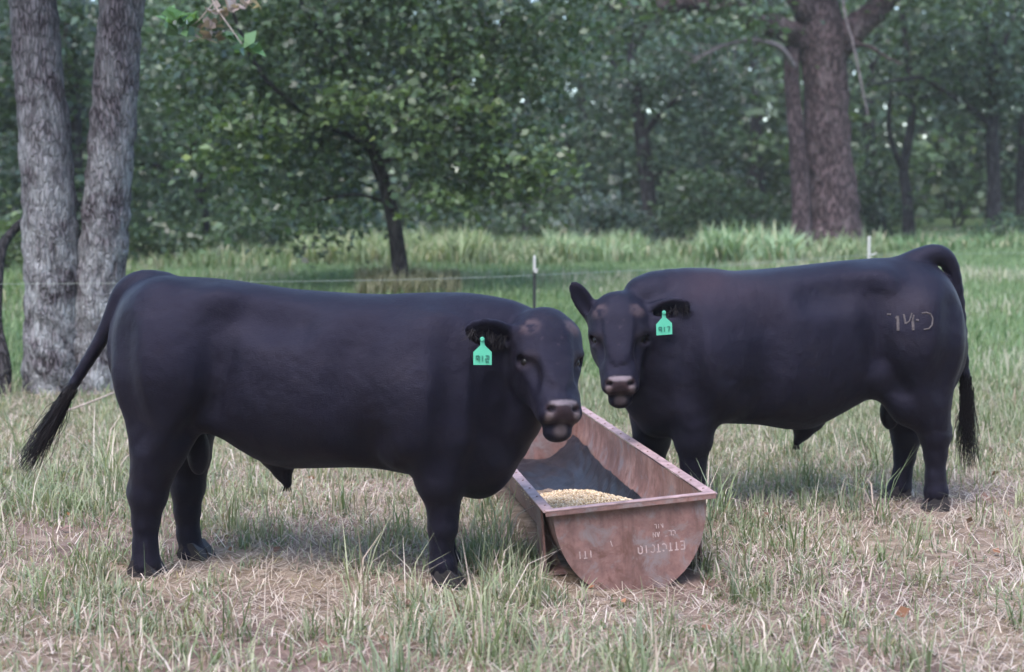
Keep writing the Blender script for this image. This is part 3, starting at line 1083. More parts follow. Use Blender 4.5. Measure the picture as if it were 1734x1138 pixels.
# faded stencil lettering, upside down on the near end plate
def stencil(txt, x, z, size, skip=()):
    mb = MB()
    glyph = {'E': [((0, 0), (0, 2)), ((0, 2), (1, 2)), ((0, 1), (.8, 1)), ((0, 0), (1, 0))], 'L': [((0, 2), (0, 0)), ((0, 0), (1, 0))],
             'C': [((1, 1.7), (.6, 2)), ((.6, 2), (0, 1.5)), ((0, 1.5), (0, .5)), ((0, .5), (.6, 0)), ((.6, 0), (1, .3))], 'T': [((.5, 0), (.5, 2)), ((0, 2), (1, 2))],
             'R': [((0, 0), (0, 2)), ((0, 2), (1, 1.9)), ((1, 1.9), (1, 1.1)), ((1, 1.1), (0, 1)), ((.3, 1), (1, 0))], 'I': [((.5, 0), (.5, 2))],
             'O': [((0, .3), (0, 1.7)), ((0, 1.7), (.5, 2)), ((.5, 2), (1, 1.7)), ((1, 1.7), (1, .3)), ((1, .3), (.5, 0)), ((.5, 0), (0, .3))],
             'N': [((0, 0), (0, 2)), ((0, 2), (1, 0)), ((1, 0), (1, 2))], 'A': [((0, 0), (.5, 2)), ((.5, 2), (1, 0)), ((.2, .8), (.8, .8))], ' ': [],
             'P': [((0, 0), (0, 2)), ((0, 2), (1, 1.9)), ((1, 1.9), (1, 1.1)), ((1, 1.1), (0, 1))], 'V': [((0, 2), (.5, 0)), ((.5, 0), (1, 2))]}
    rg = random.Random(len(txt) * 7)
    for i, ch in enumerate(txt):
        for (p, q) in glyph[ch]:
            if rg.random() < .16: continue
            ax = x - (i * 1.55 + p[0]) * size; az = z - p[1] * size
            bx_ = x - (i * 1.55 + q[0]) * size; bz = z - q[1] * size
            L = math.hypot(bx_ - ax, bz - az) + 1e-6
            w = size * .17
            nx, nz = -(bz - az) / L * w, (bx_ - ax) / L * w
            yy = -.0048
            mb.add([(ax + nx, yy, az + nz), (bx_ + nx, yy, bz + nz), (bx_ - nx, yy, bz - nz), (ax - nx, yy, az - nz)], [(0, 1, 2, 3)])
    return tag(mb.build('stencil_lettering', M['stencil'], trough), kind='stuff')


stencil('ETTCTOIO', .640, -.205, .0185)
stencil('ITI', .205, -.200, .0165)
stencil('CLTIAN', .600, -.148, .0120)
stencil('TNIL', .560, -.112, .0100)
stencil('V', .300, -.165, .0140)

# black plastic sheet lying in the bottom, ruffled
sheet = None
nx2, ny2 = 60, 70
V = []; F = []
for j in range(ny2 + 1):
    for i in range(nx2 + 1):
        u = i / nx2; v = j / ny2
        y = .70 + v * 2.36
        th = math.pi * (.16 + .66 * u)
        w = TW / 2 - a0 - .014; d = TD - .014
        c, s_ = math.cos(th), math.sin(th)
        x = TW / 2 - w * math.copysign(abs(c) ** .86, c)
        z = -d * abs(s_) ** .86
        fold = .030 * fbm(u * 8 + 3, v * 9 + 1, 21, 4) + .10 * max(0, .10 - abs(vnoise(u * 5 + v * 6, v * 5 - u * 3 + 9, 4) - .5)) * 5 * .2 + .03 * abs(vnoise(u * 9, v * 14, 6) - .5)
        edge = .05 * (1 - fade(0, .12, v)) * vnoise(u * 9, 2, 8)
        V.append((x, y + .06 * (vnoise(u * 5, v * 3, 31) - .5), z + .012 + fold * (1 + edge * 10) + .11 * fade(.55, 1.0, v) * (1 - .3 * u)))
for j in range(ny2):
    for i in range(nx2):
        k = j * (nx2 + 1) + i
        F.append((k, k + 1, k + nx2 + 2, k + nx2 + 1))
sheet = MB().add([tm @ Vector(v) for v in V], F).build('plastic_sheet', M['plastic'], None, True)
tag(sheet, 'crumpled black plastic sheet lining the bottom of the trough', 'plastic sheet')

# grain heaped at the near left of the trough
rg = np.random.default_rng(5)
n = 12000
u = rg.uniform(0, 1, n); v = rg.uniform(0, 1, n)


def heap(x, y):
    q = y / 1.25
    return -.035 - .13 * q ** 1.3 - .32 * np.maximum(x - .30, 0) ** 2 * (1 + 2 * q) + .03 * (fbm(x * 7, y * 7, 2, 3) - .5)


gy_ = .015 + v * 1.25
gx_ = .045 + u * (.66 - .14 * v)
surf = heap(gx_, gy_)
wsec = np.clip(1 - (np.abs(gx_ - TW / 2) / (TW / 2 - a0)) ** 2, 0, 1) ** .5
floor_ = -(TD - .008) * wsec
gzz = np.maximum(surf, floor_ + .01) + rg.uniform(-.008, .004, n)
# crumb tetrahedra-like grains
base = np.array([[-1, -.6, 0], [1, -.6, 0], [0, .9, 0], [0, 0, .9], [0, 0, -.9]])
bf = np.array([[0, 1, 3], [1, 2, 3], [2, 0, 3], [1, 0, 4], [2, 1, 4], [0, 2, 4]])
sc_ = rg.uniform(.004, .0085, n)
ang = rg.uniform(0, 6.28, n)
ca, sa = np.cos(ang), np.sin(ang)
VV = np.empty((n, 5, 3))
VV[:, :, 0] = gx_[:, None] + sc_[:, None] * (base[None, :, 0] * ca[:, None] - base[None, :, 1] * sa[:, None])
VV[:, :, 1] = gy_[:, None] + sc_[:, None] * (base[None, :, 0] * sa[:, None] + base[None, :, 1] * ca[:, None])
VV[:, :, 2] = gzz[:, None] + sc_[:, None] * base[None, :, 2]
pal = np.array([[.50, .36, .20], [.62, .47, .28], [.40, .27, .15], [.66, .55, .38], [.55, .42, .30]])
cc = pal[rg.integers(0, 5, n)] * rg.uniform(.8, 1.15, (n, 1))
WV = VV.reshape(-1, 3) @ np.stack([ux, uy, uz]) + FL
# solid heap beneath the loose grains
hx = np.linspace(-1, 1, 24); hy = np.linspace(0, 1, 24)
HV = []; HF = []
for j, v_ in enumerate(hy):
    for i, u_ in enumerate(hx):
        x = .045 + (u_ + 1) / 2 * (.66 - .14 * v_); y = .015 + v_ * 1.25
        sf = float(heap(x, y))
        fl = -(TD - .008) * max(0, 1 - (abs(x - TW / 2) / (TW / 2 - a0)) ** 2) ** .5
        HV.append((x, y, max(sf, fl + .01) - .006))
for j in range(23):
    for i in range(23):
        k = j * 24 + i
        HF.append((k, k + 1, k + 25, k + 24))
HW = np.array(HV) @ np.stack([ux, uy, uz]) + FL
hq = np.array(HF); ht = np.vstack([hq[:, [0, 1, 2]], hq[:, [0, 2, 3]]])
gf = (np.arange(n)[:, None, None] * 5 + bf[None]).reshape(-1, 3)
allV = np.vstack([WV, HW]); allF = np.vstack([gf, ht + len(WV)])
allC = np.vstack([np.repeat(cc, 5, 0), np.tile([.45, .32, .18], (len(HW), 1))])
grain = link('grain', np_mesh('grain', allV, allF, allC), M['grain'])
tag(grain, 'heap of pale cracked grain in the near end of the trough', 'grain', kind='stuff')
# ------------------------------------------------------------------ electric fence
FENCE_D = lambda px: np.interp(px, [-400, 0, 905, 1472, 1734, 2200], [12.6, 13.2, 14.2, 18.5, 21.0, 26])
wire_px = [(-400, 482), (150, 480), (600, 475), (780, 471), (905, 466), (1010, 461), (1180, 453), (1330, 442), (1472, 432), (1600, 431), (1734, 428), (2200, 424)]
wp = np.array([at(px, py, float(FENCE_D(px))) for px, py in wire_px])
mb = MB(); mb.tube(spline(wp, 70), .0022, 5)
tag(mb.build('fence_wire', M['wire'], None), 'thin pale electric fence wire running across the meadow behind both bulls', 'fence wire')
p = at(905, 440, 14.2); g = float(gz(p[0], p[1]))
post = empty('steel_post', (p[0], p[1], g))
tag(post, 'thin dark steel fence post with white insulator, between the two bulls', 'fence post')
h = p[2] - g
mb = MB()
mb.box((0, 0, h / 2 - .02), (.030, .006, h + .04)); mb.box((0, .016, h / 2 - .02), (.006, .026, h + .04))
mb.build('shaft', M['post'], post)
mb = MB()
mb.tube([(0, -.012, h - .10), (0, -.012, h + .015)], [.016, .015], 10); mb.box((.012, -.03, h - .10), (.035, .025, .04))
mb.tube([(0, -.012, h + .015), (0, -.012, h + .045)], [.015, .006], 10)
mb.build('insulator', M['white'], post)
p = at(1472, 400, 18.5); g = float(gz(p[0], p[1])); h = p[2] - g
post2 = empty('step_in_post', (p[0], p[1], g))
tag(post2, 'white plastic step-in fence post behind the right bull, below the big oak', 'fence post')
mb = MB(); mb.tube([(0, 0, -.03), (0, 0, h * .6), (0, 0, h - .02), (0, 0, h)], [.022, .021, .021, .010], 8); mb.build('shaft', M['white'], post2)
mb = MB(); mb.tube([(0, -.02, h - .225), (.06, -.02, h - .22), (.085, -.02, h - .20)], [.011, .010, .008], 6); mb.build('wire_clip', M['white'], post2)
# ------------------------------------------------------------------ trees
def leaf_cloud(centres, per, spread, size, rg, base, var=.35, droop=.25, flat=.34, yellow=.06):
    """many small pointed leaves around cluster centres; returns vertices, quads, colours"""
    centres = np.asarray(centres, float)
    k = len(centres); n = k * per
    C = np.repeat(centres, per, 0)
    sp = np.broadcast_to(np.asarray(spread, float), (k,)) if np.ndim(spread) else np.full(k, spread)
    d = rg.normal(0, 1, (n, 3)) * np.repeat(sp, per)[:, None] * np.array([1, 1, flat])
    P = C + d
    P[:, 2] -= droop * np.abs(d[:, 0] * d[:, 0] + d[:, 1] * d[:, 1]) / (np.repeat(sp, per) + 1e-6) * .5
    s = size * rg.uniform(.55, 1.35, n)
    t = rg.normal(0, 1, (n, 3)); t[:, 2] = t[:, 2] * .5 - .35
    t /= np.linalg.norm(t, axis=1)[:, None]
    nn = rg.normal(0, .75, (n, 3)); nn[:, 2] += 1.0; nn[:, 1] -= .25
    w = np.cross(t, nn); w /= np.linalg.norm(w, axis=1)[:, None] + 1e-9
    up = np.cross(w, t)
    V = np.empty((n, 4, 3))
    V[:, 0] = P - t * s[:, None] * .5
    V[:, 1] = P + w * s[:, None] * .36 + up * s[:, None] * .08
    V[:, 2] = P + t * s[:, None] * .55 - up * s[:, None] * .10
    V[:, 3] = P - w * s[:, None] * .36 + up * s[:, None] * .08
    cv = np.repeat(1 + var * rg.uniform(-1, 1, k), per) * rg.uniform(.75, 1.3, n)
    c = np.array(base)[None] * cv[:, None]
    yl = (rg.random(n) < yellow)[:, None]
    c = np.where(yl, c * np.array([1.7, 1.45, 1.1]), c)
    F = np.arange(n * 4).reshape(n, 4)
    return V.reshape(-1, 3), F, np.repeat(c, 4, 0)


def blob_centres(ells, rg, shell=.55):
    out = []
    for (c, r, n) in ells:
        d = rg.normal(0, 1, (n, 3)); d /= np.linalg.norm(d, axis=1)[:, None]
        rad = shell + (1 - shell) * rg.random(n) ** .7
        wob = .75 + .5 * vnoise(d[:, 0] * 2.3 + 7 + c[0], d[:, 1] * 2.3 + d[:, 2] * 1.7 + 9, int(abs(c[0] * 10)) % 97)
        out.append(np.array(c) + d * np.array(r) * (rad * wob)[:, None])
    return np.vstack(out)


def merge(parts):
    V = []; F = []; C = []; b = 0
    for v, f_, c in parts:
        V.append(v); F.append(f_ + b); C.append(c); b += len(v)
    return np.vstack(V), np.vstack(F), np.vstack(C)


def crown_mesh(ells, size, per, rg, base, spread=.28, **kw):
    cs = blob_centres(ells, rg)
    sp = spread * rg.uniform(.6, 1.4, len(cs))
    return leaf_cloud(cs, per, sp, size, rg, base, **kw)


def trunk_mesh(paths, seg=28, n=20, rough=.08, seed=0, ridge=0.0):
    """tapered limbs; each path = (points, radii)"""
    V = []; F = []; b = 0
    for k, (pts, rad) in enumerate(paths):
        m = seg if len(pts) > 2 else max(4, seg // 3)
        P = spline(pts, m)
        rr = np.interp(np.linspace(0, 1, m), np.linspace(0, 1, len(rad)), rad)
        nn = n if rr.max() > .06 else max(5, n // 3)
        v, f_ = tube(P, rr, nn, False, rough, seed + k)
        v = np.array(v)
        if ridge and rr.max() > .1:
            th = np.tile(np.arange(nn) / nn, m); zz = np.repeat(np.arange(m), nn)
            cen = np.repeat(P, nn, 0)
            out = v - cen
            hgt = np.abs(vnoise(th * 26 + 3 * vnoise(zz * .21, th * 5, 3), zz * .16 + 7, 11 + k) - .5) * 2
            v = cen + out * (1 + ridge * (hgt - .4))[:, None]
        V.append(v); F += [tuple(b + i for i in q) for q in f_]; b += len(v)
    me = bpy.data.meshes.new('trunk')
    me.from_pydata([tuple(p) for p in np.vstack(V)], [], F)
    for p in me.polygons: p.use_smooth = True
    return me


def make_tree(name, label, cat, base, paths, crown, bark_, group=None, seg=28, n=20, rough=.08, ridge=0.0, seed=0, limb_name='trunk', extra=None):
    base = np.array(base, float)
    root = empty(name, tuple(base))
    tag(root, label, cat, group)
    pp = [(np.array(q[0]) - base, q[1]) for q in paths]
    mats = [q[2] if len(q) > 2 else bark_ for q in paths]
    if pp:
        link('trunk', trunk_mesh(pp[:1], seg, n, rough, seed, ridge), M[bark_], root)
        for i, q in enumerate(pp[1:]):
            link('limb', trunk_mesh([q], seg if len(q[0]) > 4 else 14, n, rough, seed + 5 + i, ridge), M[mats[i + 1]], root)
    if crown is not None:
        V, F, C = crown
        link('crown', np_mesh('crown', V - base, F, C), M['leaf'], root)
    return root


def gp(px, Y, py=None):
    """ground point below direction px at distance Y"""
    x = (px - 867) / FPX * Y
    return np.array([x, Y, float(gz(x, Y)) - .05])


def path(pts, Y):
    Ys = Y if hasattr(Y, '__len__') else [Y] * len(pts)
    return np.array([at(px, py, y) for (px, py), y in zip(pts, Ys)])


def twigs(paths, rg, n, L, r):
    """short side twigs off given limbs"""
    out = []
    for pts, rad in paths:
        P = spline(pts, 40)
        for i in range(n):
            j = rg.integers(14, 39)
            d = P[min(j + 1, 39)] - P[j]; d /= np.linalg.norm(d) + 1e-9
            o = rg.normal(0, 1, 3); o -= d * o.dot(d); o /= np.linalg.norm(o)
            l_ = L * rg.uniform(.5, 1.2)
            e = P[j] + (d * .5 + o * .8) * l_
            out.append((np.array([P[j], (P[j] + e) / 2 + np.array([0, 0, l_ * .08]), e]), (r, r * .7, r * .3)))
    return out


GREEN = (.049, .082, .038); DGREEN = (.032, .056, .030); BGREEN = (.052, .084, .056); YGREEN = (.078, .120, .047)  # BGREEN is bluish to put part of the haze into the leaves
tr = np.random.default_rng(21)

# -- twin-trunk tree on the left
Y = 13.6
A = path([(97, 690), (93, 600), (90, 500), (85, 380), (77, 250), (66, 120), (54, 0), (40, -140), (25, -330)], Y)
Bp = path([(165, 690), (165, 610), (170, 500), (178, 380), (188, 250), (198, 120), (206, 0), (222, -140), (250, -330)], [Y + .05] * 9)
ells = [(at(40, -420, 13.8), (1.9, 1.9, .9), 120), (at(240, -430, 13.8), (1.9, 1.9, .9), 120), (at(380, -330, 13.2), (1.0, 1.2, .7), 50)]
cr1 = crown_mesh(ells, .13, 26, tr, GREEN, .3)
make_tree('twin_trunk_tree', 'pale lichen-barked tree with two joined trunks, left edge behind the bull', 'tree', (A[0] + Bp[0]) / 2,
          [(A, (.33, .275, .25, .235, .225, .215, .21, .19, .14)), (Bp, (.31, .255, .225, .21, .20, .195, .19, .17, .12))], cr1, 'bark_left', seg=150, n=84, rough=.07, ridge=.055, seed=3)
# hanging twig of it, with bleached leaves, at the top
hb = path([(330, -110), (345, -40), (362, 5), (385, 40), (410, 75)], [12.9, 12.6, 12.5, 12.4, 12.3])
hang = empty('hanging_branch', tuple(hb[0]))
tag(hang, 'hanging twig with pale pinkish dead leaves at the top of the picture', 'branch')
link('twig', trunk_mesh([(hb - hb[0], (.014, .010, .007, .005, .003)), (path([(362, 5), (330, 40), (300, 50)], [12.5, 12.5, 12.5]) - hb[0], (.006, .004, .002))], 14, 6, 0), M['twig'], hang)
c1 = leaf_cloud(path([(365, 12), (352, 40), (372, 55), (345, 62), (395, 8), (420, 5)], [12.5] * 6), 9, .05, .11, tr, (.30, .235, .22), yellow=0)
c2 = leaf_cloud(path([(310, 22), (300, 48), (320, 35), (400, 62), (412, 78), (295, 30)], [12.5] * 6), 8, .06, .13, tr, (.085, .17, .07))
V, F, C = merge([c1, c2])
link('leaves', np_mesh('leaves', V - hb[0], F, C), M['leaf'], hang)

# -- dark sapling at the very left edge
sp_ = path([(2, 690), (6, 620), (-6, 550), (-4, 480), (2, 425), (18, 396), (44, 372), (80, 350), (130, 335)], [13.2, 13.3, 13.5, 13.8, 14.1, 14.3, 14.4, 14.6, 14.8])
make_tree('sapling', 'thin crooked dark sapling at the left edge before the twin trunks', 'tree', sp_[0], [(sp_, (.10, .065, .055, .05, .048, .045, .04, .03, .01))], None, 'bark_dark', n=12, rough=.1)

# -- young tree in the middle
Y = 22.0
tp = [(678, 478), (676, 440), (670, 395), (658, 335), (640, 280), (618, 215), (600, 140), (588, 50), (575, -60)]
P0 = path(tp, Y)
limbs = [(path([(634, 262), (596, 232), (545, 210), (495, 175), (450, 135), (418, 80), (395, 20), (380, -60)], [22, 21.7, 21.4, 21.1, 20.8, 20.6, 20.5, 20.4]), (.045, .042, .04, .036, .032, .028, .024, .018)),
         (path([(625, 240), (690, 190), (760, 140), (820, 90), (860, 20)], [22, 21.8, 21.5, 21.2, 21]), (.055, .045, .038, .03, .02)),
         (path([(600, 140), (560, 80), (520, 20), (480, -60)], [22, 21.6, 21.2, 20.9]), (.05, .04, .03, .02)),
         (path([(640, 275), (720, 260), (800, 270), (880, 285), (940, 300)], [22, 21.5, 21.1, 20.8, 20.6]), (.045, .038, .03, .022, .012)),
         (path([(660, 345), (610, 330), (560, 335), (500, 350)], [22, 21.6, 21.2, 21]), (.03, .025, .02, .01))]
sx = 117.0
def e22(px, py, rx, rz, n, D=21.5, ry=1.2): return (at(px, py, D), (rx / sx, ry, rz / sx), n)
ells = [e22(470, 120, 190, 130, 120), e22(640, 100, 220, 150, 150), e22(800, 110, 170, 130, 110), e22(540, 250, 120, 80, 62, 22.6), e22(770, 240, 130, 75, 66),
        e22(870, 260, 90, 60, 36, 21), e22(420, 240, 120, 90, 50, 21), e22(585, 350, 80, 40, 18, 23.4), e22(900, 60, 120, 90, 60), e22(520, -40, 300, 90, 120), e22(820, -50, 260, 90, 100), e22(500, 330, 60, 70, 22, 21), e22(360, 80, 90, 120, 46, 21.3)]
cs = blob_centres(ells, tr, .35)
cA = leaf_cloud(cs, 22, .24 * tr.uniform(.6, 1.4, len(cs)), .115, tr, GREEN, var=.45, droop=.5)
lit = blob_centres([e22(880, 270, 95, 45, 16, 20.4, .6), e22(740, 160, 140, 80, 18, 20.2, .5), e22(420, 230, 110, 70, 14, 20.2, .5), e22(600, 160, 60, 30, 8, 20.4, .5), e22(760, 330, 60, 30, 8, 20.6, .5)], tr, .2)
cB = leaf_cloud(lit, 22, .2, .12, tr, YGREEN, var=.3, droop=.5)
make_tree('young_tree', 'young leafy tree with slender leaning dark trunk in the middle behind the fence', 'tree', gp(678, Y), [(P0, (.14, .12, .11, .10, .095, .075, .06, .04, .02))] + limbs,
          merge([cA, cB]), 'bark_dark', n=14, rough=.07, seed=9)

# -- great oak
Y = 32.0
so = 80.5
O0 = path([(1416, 428), (1413, 405), (1410, 360), (1406, 290), (1400, 200), (1396, 120), (1390, 50), (1378, -40), (1365, -160)], Y)
olimbs = [(path([(1360, 425), (1358, 380), (1354, 300), (1346, 200), (1340, 130), (1345, 70), (1365, 10)], [31.4, 31.5, 31.6, 31.7, 31.8, 31.9, 32]), (.24, .20, .185, .17, .16, .16, .15)),
          (path([(1385, 85), (1340, 55), (1290, 38), (1230, 14), (1160, 6), (1090, 14), (1030, 8), (980, -30)], [32, 31.8, 31.5, 31.2, 31, 30.8, 30.6, 30.5]), (.30, .26, .22, .19, .17, .14, .11, .07)),
          (path([(1405, 95), (1440, 55), (1485, 15), (1530, -40), (1590, -120)], [32, 31.9, 31.7, 31.5, 31]), (.32, .30, .26, .22, .15)),
          (path([(1395, 60), (1350, 0), (1300, -60)], [32, 31.6, 31.4]), (.25, .20, .13)),
          (path([(1345, 112), (1320, 80), (1275, 68), (1230, 76), (1195, 92), (1172, 108)], [31.5, 31.2, 31, 30.8, 30.6, 30.5]), (.065, .055, .045, .036, .028, .012), 'dead'),
          (path([(1425, -20), (1432, 30), (1446, 80), (1458, 140), (1470, 195)], [31.2, 31.1, 31.05, 31, 31]), (.024, .024, .022, .020, .014), 'dead'),
          (path([(1435, 45), (1450, 72), (1475, 80), (1500, 96), (1530, 110)], [31.6, 31.3, 31.2, 31.1, 31]), (.05, .045, .04, .03, .015))]
olimbs += [(a_, b_, 'dead') for a_, b_ in twigs([(olimbs[4][0], 0)], tr, 12, .8, .014)] + twigs([(olimbs[1][0], 0)], tr, 8, .8, .02)
def e32(px, py, rx, rz, n, D=32, ry=1.6): return (at(px, py, D), (rx / so, ry, rz / so), n)
ells = [e32(1100, -60, 200, 70, 80, 30.5), e32(1300, -130, 260, 90, 110), e32(1560, -110, 230, 90, 90), e32(1020, 35, 90, 45, 26, 30), e32(1640, -20, 120, 60, 34, 31), e32(1250, 30, 70, 26, 12, 30)]
make_tree('oak_tree', 'big old oak with thick purple-brown trunk and spreading limbs, above the right bull', 'tree', gp(1412, Y),
          [(O0, (.86, .66, .55, .50, .47, .46, .50, .36, .26))] + olimbs, crown_mesh(ells, .16, 26, tr, GREEN, .36), 'bark_oak', seg=70, n=44, rough=.09, ridge=.05, seed=14)

# -- smaller trees along the wood's edge
def wood_tree(name, label, pts, Y, rad, limbs, ells, base, leaf=.17, per=22, spread=.34, seed=0, var=.4):
    s_ = FPX / Y
    P = path(pts, Y)
    g = gp(pts[0][0], Y)
    P[0] = np.array([P[0][0], P[0][1], g[2]])
    L = [(path(q, [Y - .25 * i for i in range(len(q))]), r) for q, r in limbs]
    E = [(at(px, py, Y + dy), (rx / s_, 1.5, rz / s_), n) for (px, py, rx, rz, n, dy) in ells]
    rg = np.random.default_rng(100 + seed)
    return make_tree(name, label, 'tree', g, [(P, rad)] + L + twigs([(P, 0)], rg, 6, 1.0, .02), crown_mesh(E, leaf, per, rg, base, spread, var=var), 'bark_dark', n=12, rough=.1, seed=seed)


wood_tree('slim_tree', 'slim forked dark tree just right of the big oak trunk', [(1540, 420), (1538, 370), (1534, 320), (1530, 285), (1540, 230), (1545, 170), (1536, 90), (1524, -20)], 36, (.17, .14, .13, .12, .10, .09, .08, .06),
          [([(1531, 290), (1515, 255), (1505, 215), (1510, 150)], (.08, .07, .06, .03)), ([(1542, 180), (1575, 130), (1600, 60)], (.05, .04, .02))],
          [(1540, 40, 90, 80, 40, 0), (1600, 120, 70, 60, 24, -1), (1500, 150, 50, 50, 12, 1)], GREEN, seed=1)
wood_tree('edge_tree', 'dark-trunked tree near the right edge with a long bough reaching left', [(1686, 405), (1684, 350), (1682, 290), (1680, 225), (1684, 170), (1680, 90), (1672, -30)], 35, (.19, .165, .155, .145, .13, .11, .08),
          [([(1682, 215), (1645, 185), (1600, 155), (1560, 132), (1510, 138), (1470, 146)], (.075, .065, .055, .045, .035, .015)), ([(1600, 155), (1560, 165), (1520, 160), (1480, 168)], (.04, .034, .025, .012)), ([(1684, 150), (1700, 80), (1725, 0)], (.07, .05, .03)), ([(1682, 60), (1650, 20), (1610, -10)], (.06, .045, .03))],
          [(1690, 130, 65, 60, 60, 0), (1640, 20, 80, 60, 34, 0), (1720, 40, 50, 90, 34, 0)], BGREEN, seed=2)
wood_tree('edge_tree', 'straight dark trunk at the far right edge of the picture', [(1728, 410), (1728, 340), (1732, 250), (1736, 150), (1738, 20), (1740, -60)], 36, (.15, .13, .12, .11, .09, .06),
          [([(1734, 200), (1765, 140), (1790, 60)], (.06, .04, .02))], [(1760, 60, 90, 120, 60, 0), (1790, 220, 70, 90, 36, 0)], GREEN, seed=3)
wood_tree('hazy_tree', 'tall hazy tree with dim trunk left of the big oak', [(1104, 425), (1100, 370), (1094, 300), (1086, 230), (1078, 160), (1070, 90), (1060, -20)], 38, (.24, .20, .19, .175, .15, .13, .10),
          [([(1086, 235), (1120, 190), (1165, 150), (1200, 100)], (.09, .07, .05, .03)), ([(1078, 160), (1040, 110), (1010, 50)], (.08, .06, .03)), ([(1094, 300), (1140, 290), (1180, 285)], (.03, .025, .01)), ([(1070, 90), (1090, 50), (1115, 0)], (.07, .05, .03))],
          [(1060, 70, 120, 90, 66, 0), (1180, 130, 100, 80, 60, -1), (1000, 190, 80, 60, 34, 0), (1150, 250, 80, 50, 34, 0), (1010, 300, 60, 40, 20, 1)], BGREEN, seed=4)
wood_tree('stooped_tree', 'small stooping dark tree behind the steel fence post', [(893, 408), (892, 375), (889, 345), (880, 310), (860, 280), (835, 250)], 40, (.16, .13, .12, .11, .08, .05),
          [([(889, 345), (915, 325), (945, 318), (975, 310)], (.06, .05, .04, .02)), ([(965, 262), (960, 225), (945, 190), (915, 168), (885, 175)], (.09, .09, .08, .07, .04))],
          [(820, 320, 60, 30, 24, 0), (930, 215, 70, 45, 30, 1), (860, 230, 70, 50, 30, 1)], DGREEN, seed=5)
wood_tree('leaning_tree', 'thin leaning tree left of the young tree, half hidden in leaves', [(340, 440), (345, 380), (335, 300), (318, 200), (310, 90), (300, -30)], 30, (.14, .12, .11, .10, .08, .05),
          [([(335, 300), (290, 285), (235, 278), (180, 285)], (.06, .05, .04, .02)), ([(340, 410), (290, 385), (230, 370)], (.045, .035, .015))],
          [(300, 60, 120, 120, 90, 0), (270, 200, 110, 80, 66, -1), (330, 330, 90, 55, 36, 0), (250, 360, 70, 45, 28, -1), (380, 250, 90, 60, 40, 1)], GREEN, leaf=.15, seed=6)
wood_tree('shady_tree', 'shady tree showing between the twin trunks on the left', [(120, 470), (125, 380), (128, 260), (120, 120), (110, -40)], 27, (.17, .14, .13, .11, .07), [],
          [(110, 60, 120, 110, 90, 0), (60, 240, 110, 90, 70, 0), (150, 330, 90, 60, 40, 0), (20, 120, 100, 120, 60, 0), (10, 360, 60, 60, 30, 1)], DGREEN, leaf=.15, seed=7)
wood_tree('back_tree', 'bushy tree rising behind the crown of the young tree', [(470, 420), (468, 350), (462, 250), (458, 120), (450, -40)], 37, (.18, .15, .13, .11, .07), [([(462, 250), (500, 200), (540, 150)], (.06, .05, .02))],
          [(450, 200, 110, 80, 66, 0), (420, 310, 100, 55, 44, -1), (520, 330, 80, 50, 34, 0), (460, 60, 130, 100, 66, 0)], (.060, .098, .046), seed=8)


# -- shrubs and undergrowth below them
def shrub(label, ells, Y, base, seed, leaf=.14, per=22, spread=.28):
    s_ = FPX / Y
    rg = np.random.default_rng(300 + seed)
    g = gp(ells[0][0], Y)
    E = [(at(px, py, Y), (rx / s_, 1.1, rz / s_), n) for (px, py, rx, rz, n) in ells]
    root = empty('shrub', tuple(g)); tag(root, label, 'shrub', 'shrubs along the edge of the wood')
    V, F, C = crown_mesh(E, leaf, per, rg, base, spread, var=.4)
    link('foliage', np_mesh('foliage', V - g, F, C), M['leaf'], root)
    P = []
    for i in range(5):
        e = np.array(E[i % len(E)][0]) - g + rg.normal(0, .35, 3)
        P.append((np.array([[rg.normal(0, .12), rg.normal(0, .12), 0], e * .5 + rg.normal(0, .1, 3), e]), (.04, .03, .012)))
    for q in P: link('stem', trunk_mesh([q], 8, 7, .05), M['bark_dark'], root)


shrub('bluish feathery shrub below the hazy tree, left of the white-tipped reeds', [(1030, 375, 70, 35, 44), (1010, 350, 45, 25, 20), (1080, 395, 40, 25, 16)], 35, (.060, .088, .070), 1)
shrub('broad green shrub left of the oak base', [(1210, 330, 80, 50, 50), (1260, 370, 60, 35, 30), (1160, 370, 50, 40, 26)], 36, GREEN, 2)
shrub('dark shrub directly behind the oak trunk foot on its right', [(1490, 350, 45, 50, 34), (1470, 290, 40, 50, 24)], 37, DGREEN, 3)
shrub('pale green shrub between the slim tree and the right edge trees', [(1620, 310, 50, 35, 34), (1650, 280, 50, 40, 28), (1590, 280, 40, 40, 20)], 46, (.062, .10, .050), 4)
shrub('low leafy shrub at the foot of the right edge trees', [(1710, 392, 70, 20, 30), (1740, 385, 40, 25, 14)], 34, (.062, .105, .056), 5, .11)
shrub('dark undergrowth shrub right of the young tree trunk', [(770, 355, 60, 45, 40), (820, 380, 50, 30, 26), (730, 385, 40, 30, 18)], 34, DGREEN, 6)
shrub('dark undergrowth shrub left of the young tree trunk', [(560, 375, 65, 40, 40), (610, 400, 40, 25, 18), (510, 390, 50, 30, 20)], 33, DGREEN, 7)
shrub('green shrub between the twin trunks and the leaning tree', [(270, 400, 60, 35, 34), (320, 410, 50, 25, 20), (230, 380, 40, 40, 22)], 27, GREEN, 8, .12)
shrub('yellowish shrub at the left edge behind the crooked sapling', [(25, 420, 40, 50, 34), (-20, 380, 50, 60, 30)], 24, (.075, .115, .045), 9, .12)
shrub('small shrub under the stooping tree', [(960, 392, 40, 22, 20), (930, 380, 30, 25, 12)], 37, GREEN, 10)
shrub('shady shrub between the hazy tree and the oak', [(1130, 395, 45, 28, 24), (1300, 390, 40, 25, 20), (1325, 340, 30, 50, 18)], 39, DGREEN, 11)
shrub('leafy shrub below the back of the young tree', [(420, 395, 60, 28, 30), (465, 385, 45, 30, 20), (380, 380, 40, 30, 16)], 34, (.055, .09, .042), 12)

